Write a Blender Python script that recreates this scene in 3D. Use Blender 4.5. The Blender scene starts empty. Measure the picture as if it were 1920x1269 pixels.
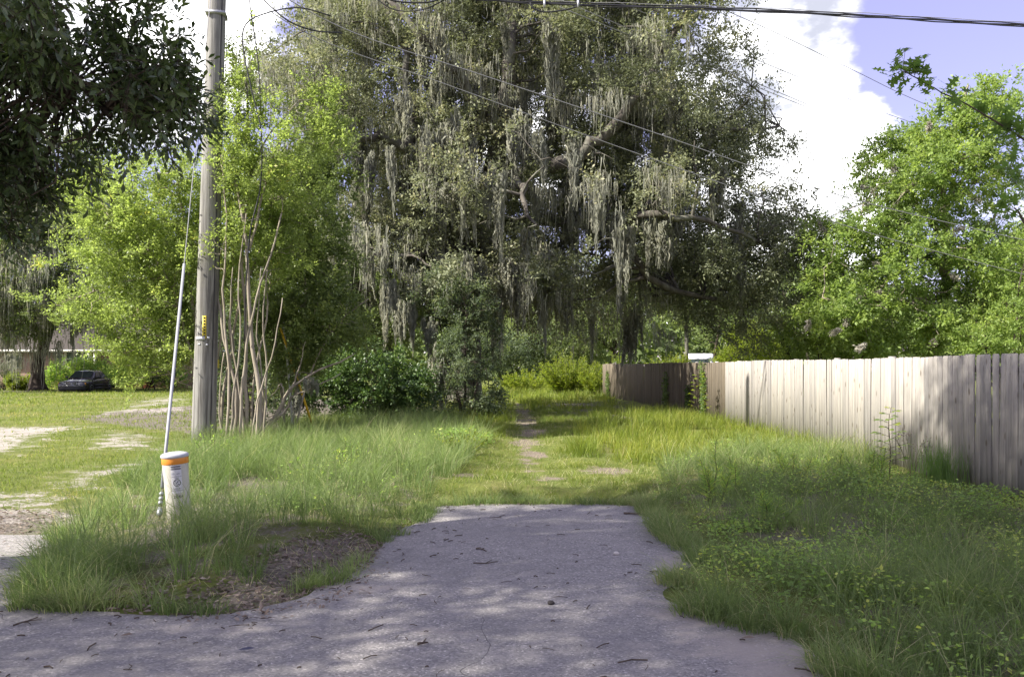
import bpy, math
import numpy as np
R = math.radians
# ------------------------------------------------------------------ camera, sky, sun, exposure
scene = bpy.context.scene
COL = scene.collection
FPX, HOR, CAMZ = 1600.0, 688.0, 1.65           # focal length and horizon in 1920-px units, eye height
cam_d = bpy.data.cameras.new('camera'); cam = bpy.data.objects.new('camera', cam_d); COL.objects.link(cam)
cam.location = (0, 0, CAMZ); cam.rotation_euler = (R(90), 0, 0)
cam_d.sensor_width = 36; cam_d.lens = 36*FPX/1920; cam_d.shift_y = (HOR-634.5)/1920
cam_d.clip_start = .05; cam_d.clip_end = 3000
scene.camera = cam
SUN = np.array([-0.86, -0.33, 0.80]); SUN /= np.linalg.norm(SUN)      # direction towards the sun
EL = math.asin(SUN[2]); AZ = math.atan2(SUN[0], SUN[1])
sl = bpy.data.lights.new('sun', 'SUN'); sl.energy = 4.7; sl.angle = R(.53); sl.color = (1.0, .945, .85)
so = bpy.data.objects.new('sun', sl); COL.objects.link(so)
from mathutils import Vector, Matrix
so.rotation_euler = Vector(-SUN).to_track_quat('-Z', 'Y').to_euler(); so.location = (-30, 0, 40)
scene.view_settings.view_transform = 'Standard'; scene.view_settings.look = 'None'
scene.view_settings.exposure = 1.52; scene.view_settings.gamma = 1.0
scene.view_settings.use_curve_mapping = False
scene.cycles.max_bounces = 6; scene.cycles.diffuse_bounces = 4; scene.cycles.glossy_bounces = 2
scene.cycles.transmission_bounces = 4; scene.cycles.caustics_reflective = False; scene.cycles.caustics_refractive = False; scene.cycles.transparent_max_bounces = 6
scene.cycles.use_denoising = True

class NT:
    def __init__(s, tree): s.t = tree; tree.nodes.clear()
    def n(s, typ, **kw):
        nd = s.t.nodes.new('ShaderNode'+typ)
        for k, v in kw.items():
            if k in ('inp',):
                for a, b in v.items(): s.set(nd, a, b)
            else: setattr(nd, k, v)
        return nd
    def set(s, nd, key, v):
        sock = nd.inputs[key]
        if isinstance(v, bpy.types.NodeSocket): s.t.links.new(v, sock)
        elif isinstance(v, bpy.types.Node): s.t.links.new(v.outputs[0], sock)
        else:
            if sock.type == 'RGBA' and len(v) == 3: v = (*v, 1)
            sock.default_value = v
    def ramp(s, fac, stops, interp='LINEAR'):
        r = s.n('ValToRGB'); cr = r.color_ramp; cr.interpolation = interp
        while len(cr.elements) < len(stops): cr.elements.new(.5)
        for e, (p, c) in zip(cr.elements, stops):
            e.position = p; e.color = (*c, 1) if len(c) == 3 else c
        s.set(r, 'Fac', fac); return r.outputs['Color']
    def mix(s, fac, a, b, blend='MIX'):
        m = s.n('Mix', data_type='RGBA', blend_type=blend)
        for i, v in ((0, fac), (6, a), (7, b)):
            sock = m.inputs[i]
            if isinstance(v, bpy.types.NodeSocket): s.t.links.new(v, sock)
            else: sock.default_value = v if i == 0 else (*v, 1)[:4]
        return m.outputs[2]
    def math(s, op, a, b=0.0, clamp=False):
        m = s.n('Math', operation=op, use_clamp=clamp)
        for i, v in ((0, a), (1, b)):
            if isinstance(v, bpy.types.NodeSocket): s.t.links.new(v, m.inputs[i])
            else: m.inputs[i].default_value = v
        return m.outputs[0]
    def noise(s, vec, scale, detail=4, rough=.55, dist=0):
        n = s.n('TexNoise'); 
        if vec is not None: s.set(n, 'Vector', vec)
        n.inputs['Scale'].default_value = scale; n.inputs['Detail'].default_value = detail
        n.inputs['Roughness'].default_value = rough; n.inputs['Distortion'].default_value = dist
        return n.outputs['Fac']
    def mapr(s, v, a, b, c=0., d=1.):
        m = s.n('MapRange', interpolation_type='SMOOTHSTEP'); s.set(m, 0, v)
        for i, x in enumerate((a, b, c, d)): m.inputs[i+1].default_value = x
        return m.outputs[0]

world = bpy.data.worlds.new('World'); scene.world = world; world.use_nodes = True
def build_world():
    w = NT(world.node_tree)
    sky = w.n('TexSky', sky_type='NISHITA'); sky.sun_disc = False
    sky.sun_elevation = EL; sky.sun_rotation = AZ
    sky.air_density = 1.0; sky.dust_density = 0.6; sky.ozone_density = 1.5
    # summer haze lightens the blue; cumulus banks over the whole dome
    base = w.mix(.25, sky.outputs[0], (5.0, 4.8, 6.4))
    base = w.mix(1.0, base, (.80, .655, .80), 'MULTIPLY')
    tc = w.n('TexCoord'); d = tc.outputs['Generated']
    mp = w.n('Mapping'); w.set(mp, 'Vector', d); mp.inputs['Location'].default_value = (.63, .05, .22)
    mp.inputs['Scale'].default_value = (1, 1, 1.7)
    n1 = w.noise(mp.outputs[0], 2.6, 7, .55, .1)
    n2 = w.noise(mp.outputs[0], 11.0, 5, .6)
    f = w.math('ADD', n1, w.math('MULTIPLY', w.math('SUBTRACT', n2, .5), .30))
    # the cumulus tower that stands beyond the oak
    tower = None
    for (px, py, rad) in ((1500, 50, .060), (1510, 150, .060), (1470, 330, .10), (1560, 420, .085), (1600, 270, .055), (300, 60, .11), (1420, 180, .09)):
        v = Vector(((px-960)/FPX, 1, (HOR-py)/FPX)).normalized()
        dt = w.n('VectorMath', operation='DISTANCE'); w.set(dt, 0, w_norm(w, d)); dt.inputs[1].default_value = v
        b = w.mapr(dt.outputs['Value'], rad*1.5, rad*.35)
        tower = b if tower is None else w.math('MAXIMUM', tower, b)
    f = w.math('ADD', f, w.math('MULTIPLY', tower, .20))
    mask = w.mapr(f, .52, .63)
    sh = w.mapr(w.noise(mp.outputs[0], 6.0, 6, .62), .36, .60)
    cloud = w.mix(sh, (2.55, 2.65, 3.15), (12.5, 12.4, 12.4))
    col = w.mix(mask, base, cloud)
    bg = w.n('Background', inp={'Color': col, 'Strength': .10}); o = w.n('OutputWorld')
    w.set(o, 'Surface', bg.outputs[0])
def w_norm(w, d):
    n = w.n('VectorMath', operation='NORMALIZE'); w.set(n, 0, d); return n.outputs[0]
build_world()

# ------------------------------------------------------------------ helpers
rng = np.random.default_rng(7)
def P(px, py, D): return np.array([(px-960)*D/FPX, D, CAMZ+(HOR-py)*D/FPX])     # photo ray at depth D metres
def G(px, py):                                                                  # where a photo point meets flat ground
    D = CAMZ*FPX/(py-HOR); return np.array([(px-960)*D/FPX, D])
def nrm(v): return v/np.maximum(np.linalg.norm(v, axis=-1, keepdims=True), 1e-9)
_ph = np.random.default_rng(3).uniform(0, 6.28, (64, 8))
def snoise(p, s, seed=0):                                                       # cheap smooth noise, about -1..1; p (...,2|3)
    p = np.asarray(p, float)/s; out = 0
    if p.shape[-1] == 2: p = np.concatenate([p, np.zeros(p.shape[:-1]+(1,))], -1)
    r = np.random.default_rng(seed+100)
    for i in range(6):
        k = nrm(r.normal(size=3))*r.uniform(.7, 2.2)*3.0
        out = out+np.sin(p@k+r.uniform(0, 6.28))
    return out/3.0

def raw_mesh(name, V, faces, mat=None, attrs=None, smooth=False):
    """faces: list of (n,k) int arrays"""
    me = bpy.data.meshes.new(name)
    V = np.asarray(V, np.float32); faces = [np.asarray(f, np.int32) for f in faces if len(f)]
    me.vertices.add(len(V)); me.vertices.foreach_set('co', V.ravel())
    nl = sum(f.size for f in faces); npoly = sum(len(f) for f in faces)
    me.loops.add(nl); me.polygons.add(npoly)
    me.loops.foreach_set('vertex_index', np.concatenate([f.ravel() for f in faces]))
    tot = np.concatenate([np.full(len(f), f.shape[1], np.int32) for f in faces])
    st = np.concatenate([[0], np.cumsum(tot)[:-1]]).astype(np.int32)
    me.polygons.foreach_set('loop_start', st)
    if smooth: me.polygons.foreach_set('use_smooth', np.ones(npoly, bool))
    for k, a in (attrs or {}).items():
        at = me.attributes.new(k, 'FLOAT', 'POINT'); at.data.foreach_set('value', np.asarray(a, np.float32))
    if mat: me.materials.append(mat)
    me.update(calc_edges=True); me.validate()
    return me
def link(name, me, parent=None):
    o = bpy.data.objects.new(name, me); COL.objects.link(o)
    if parent is not None: o.parent = parent
    return o
def tag(o, label=None, cat=None, group=None, kind=None):
    if label: o['label'] = label
    if cat: o['category'] = cat
    if group: o['group'] = group
    if kind: o['kind'] = kind
    return o
def empty(name, loc=(0, 0, 0), rz=0):
    o = bpy.data.objects.new(name, None); o.empty_display_size = .2; COL.objects.link(o); o.location = loc; o.rotation_euler[2] = rz
    return o
def copy_tree(o, parent=None):
    c = o.copy(); COL.objects.link(c); c.parent = parent
    for ch in o.children: copy_tree(ch, c)
    return c

class MB:
    """collects vertices and faces of one mesh"""
    def __init__(s): s.V = []; s.F = {}; s.A = []; s.n = 0
    def add(s, V, *faces, a=None):
        V = np.asarray(V, float).reshape(-1, 3)
        for f in faces:
            f = np.asarray(f)
            if f.size: s.F.setdefault(f.shape[1], []).append(f+s.n)
        s.V.append(V); s.n += len(V)
        s.A.append(np.broadcast_to(np.asarray(a if a is not None else 0., float), (len(V),)))
        return s
    def box(s, c, h, rz=0., bev=0.):
        c = np.asarray(c, float); h = np.asarray(h, float)
        sg = np.array([[x, y, z] for z in (-1, 1) for y in (-1, 1) for x in (-1, 1)], float)
        V = sg*h; cs, sn = math.cos(rz), math.sin(rz)
        V = np.stack([V[:, 0]*cs-V[:, 1]*sn, V[:, 0]*sn+V[:, 1]*cs, V[:, 2]], 1)+c
        F = [[0, 2, 3, 1], [4, 5, 7, 6], [0, 1, 5, 4], [2, 6, 7, 3], [0, 4, 6, 2], [1, 3, 7, 5]]
        return s.add(V, F)
    def quad(s, pts): return s.add(pts, [[0, 1, 2, 3]])
    def loft(s, rings, closed=True, caps=True, a=None):
        rings = np.asarray(rings, float); m, k, _ = rings.shape; F = []
        for i in range(m-1):
            for j in range(k if closed else k-1):
                j2 = (j+1) % k; F.append([i*k+j, i*k+j2, (i+1)*k+j2, (i+1)*k+j])
        s.add(rings, F, a=a)
        if caps and closed:
            b = s.n-m*k
            s.F.setdefault(k, []).append(np.array([[b+j for j in range(k)][::-1], [b+(m-1)*k+j for j in range(k)]]))
        return s
    def tubes(s, Pt, Rd, sides=5, a=None):
        V, F = tubes(Pt, Rd, sides); return s.add(V, F, a=a)
    def tube(s, pts, r, sides=8, cap=True):
        pts = np.asarray(pts, float)[None]; r = np.broadcast_to(np.asarray(r, float), pts.shape[1:2])[None]
        V, F = tubes(pts, r, sides); s.add(V, F)
        if cap:
            b = s.n-len(V); n = pts.shape[1]
            s.F.setdefault(sides, []).append(np.array([[b+j for j in range(sides)][::-1], [b+(n-1)*sides+j for j in range(sides)]]))
        return s
    def mesh(s, name, mat, smooth=False, attr=None):
        return raw_mesh(name, np.concatenate(s.V), [np.concatenate(f) for f in s.F.values()], mat,
                        {attr: np.concatenate(s.A)} if attr else None, smooth)
    def build(s, name, mat, parent=None, smooth=False, attr=None): return link(name, s.mesh(name, mat, smooth, attr), parent)
def tubes(Pt, Rd, sides=5):
    """Pt (B,n,3), Rd (B,n) -> tapered tubes"""
    Pt = np.asarray(Pt, float); B, n, _ = Pt.shape
    T = np.gradient(Pt, axis=1); T = nrm(T)
    mean = nrm(T.mean(1)); ref = np.where(np.abs(mean[:, 2:3]) > .8, np.array([[1., 0, 0]]), np.array([[0, 0, 1.]]))
    U = nrm(np.cross(T, ref[:, None, :])); W = np.cross(T, U)
    an = np.arange(sides)*2*np.pi/sides
    V = Pt[:, :, None, :]+Rd[:, :, None, None]*(np.cos(an)[None, None, :, None]*U[:, :, None, :]+np.sin(an)[None, None, :, None]*W[:, :, None, :])
    i, j = np.meshgrid(np.arange(n-1), np.arange(sides), indexing='ij'); j2 = (j+1) % sides
    f = np.stack([i*sides+j, i*sides+j2, (i+1)*sides+j2, (i+1)*sides+j], -1).reshape(-1, 4)
    F = (f[None]+(np.arange(B)*n*sides)[:, None, None]).reshape(-1, 4)
    return V.reshape(-1, 3), F
def spline(pts, n):
    p = np.asarray(pts, float)
    if len(p) == 2: t = np.linspace(0, 1, n)[:, None]; return p[0]*(1-t)+p[1]*t
    q = np.concatenate([[2*p[0]-p[1]], p, [2*p[-1]-p[-2]]]); out = []
    for u in np.linspace(0, len(p)-1-1e-6, n):
        i = int(u); t = u-i; a, b, c, d = q[i:i+4]
        out.append(.5*((2*b)+(-a+c)*t+(2*a-5*b+4*c-d)*t*t+(-a+3*b-3*c+d)*t**3))
    return np.array(out)
LEAF = {  # outline in (across, along, fold) for one half-folded leaf
 'diamond': (np.array([[0, 0, 0], [.5, .45, .12], [0, 1, 0], [-.5, .45, .12]]), [[0, 1, 2, 3]]),
 'oval': (np.array([[0, 0, 0], [.36, .3, .10], [.5, .62, .14], [0, 1, -.06], [-.5, .62, .14], [-.36, .3, .10], [0, .5, 0]]),
          [[0, 1, 2, 6], [6, 2, 3, 4], [0, 6, 4, 5]]),
}
def lobed():
    half = [(.05, .0), (.05, .12), (.16, .22), (.40, .20), (.30, .30), (.14, .36), (.18, .46), (.52, .50), (.56, .56), (.30, .62), (.15, .64), (.22, .74), (.40, .84), (.20, .86), (.10, .90)]
    V = [(x, y, .10*x) for x, y in half]+[(0, 1.05, 0)]+[(-x, y, .10*x) for x, y in half[::-1]]
    return np.array(V), [list(range(len(V)))]
LEAF['lobed'] = lobed()
def leaves(pos, dr, nr, L, W, shape='diamond'):
    T, F = LEAF[shape]; d = nrm(dr); x = nrm(np.cross(d, nr)); n = np.cross(x, d)
    V = pos[:, None, :]+(T[None, :, 0:1]*W[:, None, None])*x[:, None, :]+(T[None, :, 1:2]*L[:, None, None])*d[:, None, :]+(T[None, :, 2:3]*W[:, None, None])*n[:, None, :]
    k = len(T); Fs = []
    by = {}
    for f in F: by.setdefault(len(f), []).append(f)
    for m, fl in by.items():
        fl = np.array(fl); Fs.append((fl[None]+(np.arange(len(pos))*k)[:, None, None]).reshape(-1, m))
    return V.reshape(-1, 3), Fs, k
def in_poly(p, poly):
    x, y = p[:, 0], p[:, 1]; ins = np.zeros(len(p), bool); q = np.roll(poly, -1, 0)
    for (x1, y1), (x2, y2) in zip(poly, q):
        c = ((y1 > y) != (y2 > y)); 
        with np.errstate(divide='ignore', invalid='ignore'): xi = (x2-x1)*(y-y1)/(y2-y1)+x1
        ins ^= c & (x < xi)
    return ins
def seg_dist(p, poly, closed=True):
    best = np.full(len(p), 1e9); near = np.zeros((len(p), 2)); q = np.roll(poly, -1, 0)
    segs = list(zip(poly, q)) if closed else list(zip(poly[:-1], poly[1:]))
    for a, b in segs:
        ab = b-a; t = np.clip(((p-a)@ab)/max(ab@ab, 1e-9), 0, 1)[:, None]; c = a+t*ab; d = np.linalg.norm(p-c, axis=1)
        m = d < best; best[m] = d[m]; near[m] = c[m]
    return best, near
def sstep(x, a, b): t = np.clip((x-a)/(b-a), 0, 1); return t*t*(3-2*t)
# ------------------------------------------------------------------ materials
MATS = {}
def mat(name):
    m = bpy.data.materials.new(name); m.use_nodes = True; MATS[name] = m; return m, NT(m.node_tree)
def out(w, sh, disp=None):
    o = w.n('OutputMaterial'); w.set(o, 'Surface', sh)
def pbsdf(w, col, rough=.6, spec=.3, metal=0., normal=None, **kw):
    p = w.n('BsdfPrincipled'); w.set(p, 'Base Color', col); w.set(p, 'Roughness', rough); w.set(p, 'Specular IOR Level', spec); w.set(p, 'Metallic', metal)
    if normal is not None: w.set(p, 'Normal', normal)
    for k, v in kw.items(): w.set(p, k.replace('_', ' '), v)
    return p.outputs[0]
def bump(w, h, strength=.5, dist=.02):
    b = w.n('Bump'); b.inputs['Strength'].default_value = strength; b.inputs['Distance'].default_value = dist; w.set(b, 'Height', h); return b.outputs[0]
def plain(name, col, rough=.5, spec=.4, metal=0., vary=.12, scale=6., bmp=.0, **kw):
    m, w = mat(name); tc = w.n('TexCoord'); n = w.noise(tc.outputs['Object'], scale, 5, .6)
    c = w.mix(n, tuple(x*(1-vary) for x in col), tuple(min(1, x*(1+vary)) for x in col))
    out(w, pbsdf(w, c, rough, spec, metal, bump(w, n, bmp, .01) if bmp else None, **kw)); return m
def leafmat(name, stops, trans=.35, rough=.5, spec=.3, tcol=(1.25, 1.3, .7), ovar=.22):
    m, w = mat(name); a = w.n('Attribute', attribute_name='rnd'); oi = w.n('ObjectInfo'); c = w.ramp(w.math('ADD', a.outputs['Fac'], w.math('MULTIPLY', w.math('SUBTRACT', oi.outputs['Random'], .5), ovar)), stops)
    p = pbsdf(w, c, rough, spec); t = w.n('BsdfTranslucent'); w.set(t, 'Color', w.mix(1., c, tcol, 'MULTIPLY'))
    mx = w.n('MixShader'); mx.inputs[0].default_value = trans; w.set(mx, 1, p); w.set(mx, 2, t.outputs[0])
    out(w, mx.outputs[0]); return m
M = {}
M['oak_leaf'] = leafmat('live oak leaf', [(0, (0.118, 0.138, 0.082)), (.5, (0.205, 0.227, 0.133)), (.85, (0.298, 0.314, 0.180)), (1, (0.392, 0.376, 0.219))], .36, .5, .25, (1.15, 1.15, .9), .3)
M['oak_leaf2'] = leafmat('mossy oak leaf', [(0, (0.094, 0.130, 0.053)), (.6, (0.200, 0.249, 0.106)), (1, (0.309, 0.332, 0.167))], .5)
M['laurel_leaf'] = leafmat('laurel oak leaf', [(0, (0.039, 0.058, 0.025)), (.6, (0.083, 0.122, 0.044)), (1, (0.182, 0.244, 0.086))], .28, .30, .6)
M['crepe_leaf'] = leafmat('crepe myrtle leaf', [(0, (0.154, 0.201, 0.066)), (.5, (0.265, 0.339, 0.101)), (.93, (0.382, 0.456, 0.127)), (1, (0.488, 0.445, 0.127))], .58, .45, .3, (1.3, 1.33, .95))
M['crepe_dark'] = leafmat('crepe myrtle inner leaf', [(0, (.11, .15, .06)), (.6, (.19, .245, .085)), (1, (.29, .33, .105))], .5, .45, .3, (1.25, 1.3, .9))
M['glossy_leaf'] = leafmat('glossy shrub leaf', [(0, (0.027, 0.055, 0.017)), (.6, (0.058, 0.108, 0.027)), (1, (0.146, 0.215, 0.055))], .3, .48, .5)
M['grey_leaf'] = leafmat('grey green shrub leaf', [(0, (0.064, 0.094, 0.052)), (.6, (0.129, 0.167, 0.095)), (1, (0.237, 0.268, 0.151))], .45)
M['pecan_leaf'] = leafmat('pecan leaf', [(0, (0.143, 0.209, 0.066)), (.5, (0.242, 0.330, 0.094)), (1, (0.374, 0.451, 0.116))], .53, .45, .3, (1.25, 1.3, .85))
M['pin_leaf'] = leafmat('lobed oak leaf', [(0, (.085, .15, .04)), (1, (.15, .22, .055))], .6, .45, .3, (1.4, 1.5, .9))
M['far_leaf'] = leafmat('far tree leaf', [(0, (0.101, 0.140, 0.058)), (.6, (0.180, 0.235, 0.090)), (1, (0.292, 0.348, 0.123))], .45)
M['lime_leaf'] = leafmat('lime bush leaf', [(0, (0.134, 0.190, 0.025)), (.6, (0.213, 0.263, 0.031)), (1, (0.291, 0.314, 0.045))], .55)
M['ivy_leaf'] = leafmat('vine leaf', [(0, (0.043, 0.079, 0.022)), (1, (0.144, 0.216, 0.043))], .35)
M['weed_leaf'] = leafmat('weed leaf', [(0, (0.164, 0.271, 0.076)), (.6, (0.325, 0.480, 0.114)), (1, (0.568, 0.600, 0.150))], .48)
M['grass_tall'] = leafmat('tussock grass', [(0, (0.111, 0.164, 0.053)), (.5, (0.196, 0.265, 0.090)), (.86, (0.286, 0.345, 0.138)), (1, (0.488, 0.445, 0.265))], .48, .5, .3, (1.15, 1.25, .85))
M['grass_sun'] = leafmat('meadow grass', [(0, (0.124, 0.176, 0.029)), (.5, (0.221, 0.273, 0.042)), (.9, (0.312, 0.325, 0.065)), (1, (0.520, 0.442, 0.208))], .52, .5, .3, (1.2, 1.25, .75))
M['grass_lawn'] = leafmat('lawn grass', [(0, (0.111, 0.163, 0.031)), (.6, (0.195, 0.247, 0.046)), (.92, (0.260, 0.286, 0.065)), (1, (0.442, 0.377, 0.182))], .48, .5, .3, (1.2, 1.25, .75))
M['moss'] = leafmat('spanish moss', [(0, (.215, .225, .185)), (.6, (.355, .36, .29)), (1, (.47, .455, .36))], .5, .8, .1, (1.05, 1.03, .92))
M['web'] = leafmat('webworm silk', [(0, (.30, .28, .23)), (1, (.52, .49, .42))], .4, .8, .1, (1, 1, 1))
M['litter'] = leafmat('dry leaf', [(0, (.095, .075, .06)), (.5, (.22, .175, .14)), (.85, (.34, .285, .235)), (1, (.46, .41, .35))], .15, .7, .15, (1.2, 1, .7))
def barkmat(name, c1, c2, scale=9., moss=None, stretch=.18):
    m, w = mat(name); tc = w.n('TexCoord'); mp = w.n('Mapping'); w.set(mp, 'Vector', tc.outputs['Object']); mp.inputs['Scale'].default_value = (1, 1, stretch)
    n = w.noise(mp.outputs[0], scale, 8, .65, .4); c = w.ramp(n, [(.3, c1), (.7, c2)])
    if moss:
        k = w.mapr(w.noise(tc.outputs['Object'], 1.3, 5, .6), .48, .62); c = w.mix(k, c, moss)
    out(w, pbsdf(w, c, .9, .15, 0., bump(w, n, .9, .03))); return m
M['oak_bark'] = barkmat('live oak bark', (.045, .040, .034), (.13, .118, .10), 5., (.165, .165, .13))
M['dark_bark'] = barkmat('dark bark', (.022, .017, .014), (.085, .068, .055), 7.)
M['crepe_bark'] = barkmat('crepe myrtle bark', (.13, .115, .09), (.37, .325, .26), 6., (.23, .20, .145), .1)
M['twig'] = barkmat('twig bark', (.05, .038, .03), (.14, .11, .085), 20.)
M['weed_stem'] = plain('weed stem', (.14, .155, .06), .8, .1)
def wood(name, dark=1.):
    m, w = mat(name); tc = w.n('TexCoord'); oi = w.n('ObjectInfo'); off = w.n('VectorMath', operation='ADD')
    rv = w.n('CombineXYZ'); w.set(rv, 0, w.math('MULTIPLY', oi.outputs['Random'], 37.)); w.set(rv, 2, w.math('MULTIPLY', oi.outputs['Random'], 91.))
    w.set(off, 0, tc.outputs['Object']); w.set(off, 1, rv.outputs[0])
    mp = w.n('Mapping'); w.set(mp, 'Vector', off.outputs[0]); mp.inputs['Scale'].default_value = (1, 1, .05)
    g = w.noise(mp.outputs[0], 42., 6, .6, .3); g2 = w.noise(mp.outputs[0], 9., 4, .6, .6)
    kv = w.n('TexVoronoi'); mk = w.n('Mapping'); w.set(mk, 'Vector', off.outputs[0]); mk.inputs['Scale'].default_value = (1.6, 1.6, .7); w.set(kv, 'Vector', mk.outputs[0]); kv.inputs['Scale'].default_value = 4.2
    knot = w.mapr(kv.outputs['Distance'], .19, .07)
    c = w.ramp(g, [(.30, (.255, .24, .22)), (.52, (.355, .335, .305)), (.75, (.44, .418, .385))])
    c = w.mix(w.mapr(g2, .45, .75), c, (.30, .285, .265))
    tone = w.ramp(oi.outputs['Random'], [(0, (.76, .76, .77)), (.25, (.92, .91, .90)), (.7, (1.0, .985, .96)), (1, (1.12, 1.10, 1.06))])
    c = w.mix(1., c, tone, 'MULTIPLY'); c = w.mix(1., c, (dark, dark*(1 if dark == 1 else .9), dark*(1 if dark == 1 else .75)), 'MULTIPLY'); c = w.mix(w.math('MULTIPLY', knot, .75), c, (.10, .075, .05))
    # algae and splash dirt on the lowest hand's breadth
    sp = w.n('SeparateXYZ'); w.set(sp, 0, tc.outputs['Object'])
    low = w.math('MULTIPLY', w.mapr(sp.outputs[2], .5, .0), w.mapr(g2, .3, .7)); c = w.mix(w.math('MULTIPLY', low, .6), c, (.13, .13, .09))
    out(w, pbsdf(w, c, .85, .15, 0., bump(w, w.math('SUBTRACT', g, w.math('MULTIPLY', knot, .5)), .5, .006))); return m
M['fence'] = wood('weathered fence board')
M['fence_shade_tint'] = wood('shade tinted fence board', .42)  # same boards, with the oak's shade put into their colour
def polemat():
    m, w = mat('weathered pole wood'); tc = w.n('TexCoord'); mp = w.n('Mapping'); w.set(mp, 'Vector', tc.outputs['Object']); mp.inputs['Scale'].default_value = (1, 1, .045)
    g = w.noise(mp.outputs[0], 26., 7, .65, .3); g2 = w.noise(mp.outputs[0], 4.5, 5, .65, .8); g3 = w.noise(tc.outputs['Object'], .9, 4, .6)
    c = w.ramp(g, [(.28, (.12, .117, .108)), (.5, (.225, .22, .205)), (.75, (.34, .332, .308))])
    c = w.mix(w.math('MULTIPLY', w.mapr(g2, .50, .62), .75), c, (.08, .074, .068)); c = w.mix(w.math('MULTIPLY', w.mapr(g3, .5, .66), .3), c, (.19, .19, .13))
    out(w, pbsdf(w, c, .85, .15, 0., bump(w, g, .8, .012))); return m
M['pole'] = polemat()
def asphalt():
    m, w = mat('old asphalt'); tc = w.n('TexCoord'); v = tc.outputs['Object']
    a = w.n('Attribute', attribute_name='edge').outputs['Fac']
    ag = w.n('TexVoronoi'); w.set(ag, 'Vector', v); ag.inputs['Scale'].default_value = 80.
    agc = w.n('SeparateColor'); w.set(agc, 0, ag.outputs['Color'])
    big = w.noise(v, .55, 5, .6, .3); mid = w.noise(v, 3.2, 6, .65); fine = w.noise(v, 60., 4, .7)
    c = w.ramp(agc.outputs[0], [(0, (.15, .143, .138)), (.35, (.228, .216, .206)), (.8, (.298, .281, .265)), (.95, (.39, .367, .345)), (1, (.55, .52, .48))])
    c = w.mix(w.math('MULTIPLY', w.mapr(fine, .35, .7), .30), c, (.228, .217, .21))
    st = w.noise(v, 1.3, 6, .7, 1.2); c = w.mix(w.math('MULTIPLY', w.mapr(st, .56, .68), .45), c, (.13, .125, .125)); gr2 = w.noise(v, 22., 3, .8); c = w.mix(w.math('MULTIPLY', w.mapr(gr2, .58, .72), .5), c, (.12, .115, .112))
    c = w.mix(w.math('MULTIPLY', w.mapr(mid, .45, .72), .40), c, (.36, .335, .31))
    c = w.mix(w.math('MULTIPLY', w.mapr(big, .45, .62), .40), c, (.19, .182, .178))
    sand = w.math('ADD', a, w.math('MULTIPLY', w.math('SUBTRACT', mid, .5), 1.7)); sand = w.math('ADD', sand, w.math('MULTIPLY', w.math('SUBTRACT', fine, .5), .5))
    c = w.mix(w.math('MULTIPLY', w.mapr(sand, .38, 1.0), .8), c, (.36, .32, .28))
    cr = w.n('TexVoronoi', feature='DISTANCE_TO_EDGE'); wob = w.n('VectorMath', operation='ADD'); w.set(wob, 0, v)
    nv = w.n('TexNoise'); w.set(nv, 'Vector', v); nv.inputs['Scale'].default_value = 2.; sc_ = w.n('VectorMath', operation='SCALE'); w.set(sc_, 0, nv.outputs['Color']); sc_.inputs['Scale'].default_value = .3; w.set(wob, 1, sc_.outputs[0]); w.set(cr, 'Vector', wob.outputs[0]); cr.inputs['Scale'].default_value = .45
    crack = w.math('MULTIPLY', w.mapr(cr.outputs[0], .0015, .0003), w.mapr(w.noise(v, .35, 2), .46, .56)); c = w.mix(w.math('MULTIPLY', crack, .7), c, (.03, .028, .028))
    h = w.math('ADD', w.math('MULTIPLY', agc.outputs[0], .6), fine); h = w.math('SUBTRACT', h, crack)
    out(w, pbsdf(w, c, .85, .25, 0., bump(w, h, .7, .006))); return m
M['asphalt'] = asphalt()
def groundmat():
    m, w = mat('yard ground'); tc = w.n('TexCoord'); v = tc.outputs['Object']
    gr = w.n('Attribute', attribute_name='gravel').outputs['Fac']; dl = w.n('Attribute', attribute_name='duff').outputs['Fac']; pt = w.n('Attribute', attribute_name='path').outputs['Fac']
    n1 = w.noise(v, .35, 5, .6); n2 = w.noise(v, 2.6, 6, .65); n3 = w.noise(v, 30., 5, .7); n4 = w.noise(v, 110., 3, .7)
    c = w.ramp(n2, [(.25, (.08, .105, .028)), (.5, (.135, .16, .040)), (.72, (.20, .20, .06))])
    c = w.mix(w.math('MULTIPLY', w.mapr(n3, .45, .75), .55), c, (.05, .065, .018))
    c = w.mix(w.math('MULTIPLY', w.mapr(n1, .52, .66), .35), c, (.21, .185, .085))
    duff = w.ramp(n3, [(.3, (.085, .072, .060)), (.55, (.19, .165, .14)), (.75, (.30, .265, .23))])
    dm = w.mapr(w.math('ADD', dl, w.math('ADD', w.math('MULTIPLY', w.math('SUBTRACT', n2, .5), 1.5), w.math('MULTIPLY', w.math('SUBTRACT', n3, .5), .8))), .35, .75); c = w.mix(dm, c, duff)
    grav = w.ramp(n4, [(.3, (.22, .195, .165)), (.55, (.40, .365, .33)), (.75, (.56, .53, .49))])
    gm = w.mapr(w.math('ADD', gr, w.math('ADD', w.math('MULTIPLY', w.math('SUBTRACT', n2, .5), 2.2), w.math('MULTIPLY', w.math('SUBTRACT', n3, .5), 1.4))), .45, .75); c = w.mix(gm, c, grav)
    sand = w.ramp(n3, [(.3, (.11, .085, .06)), (.7, (.31, .265, .21))])
    pm = w.mapr(w.math('ADD', pt, w.math('MULTIPLY', w.math('SUBTRACT', n2, .5), 2.0)), .45, .8); c = w.mix(pm, c, sand)
    h = w.math('ADD', n3, w.math('MULTIPLY', n4, .5))
    out(w, pbsdf(w, c, .95, .1, 0., bump(w, h, .8, .03))); return m
M['ground'] = groundmat()
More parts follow.
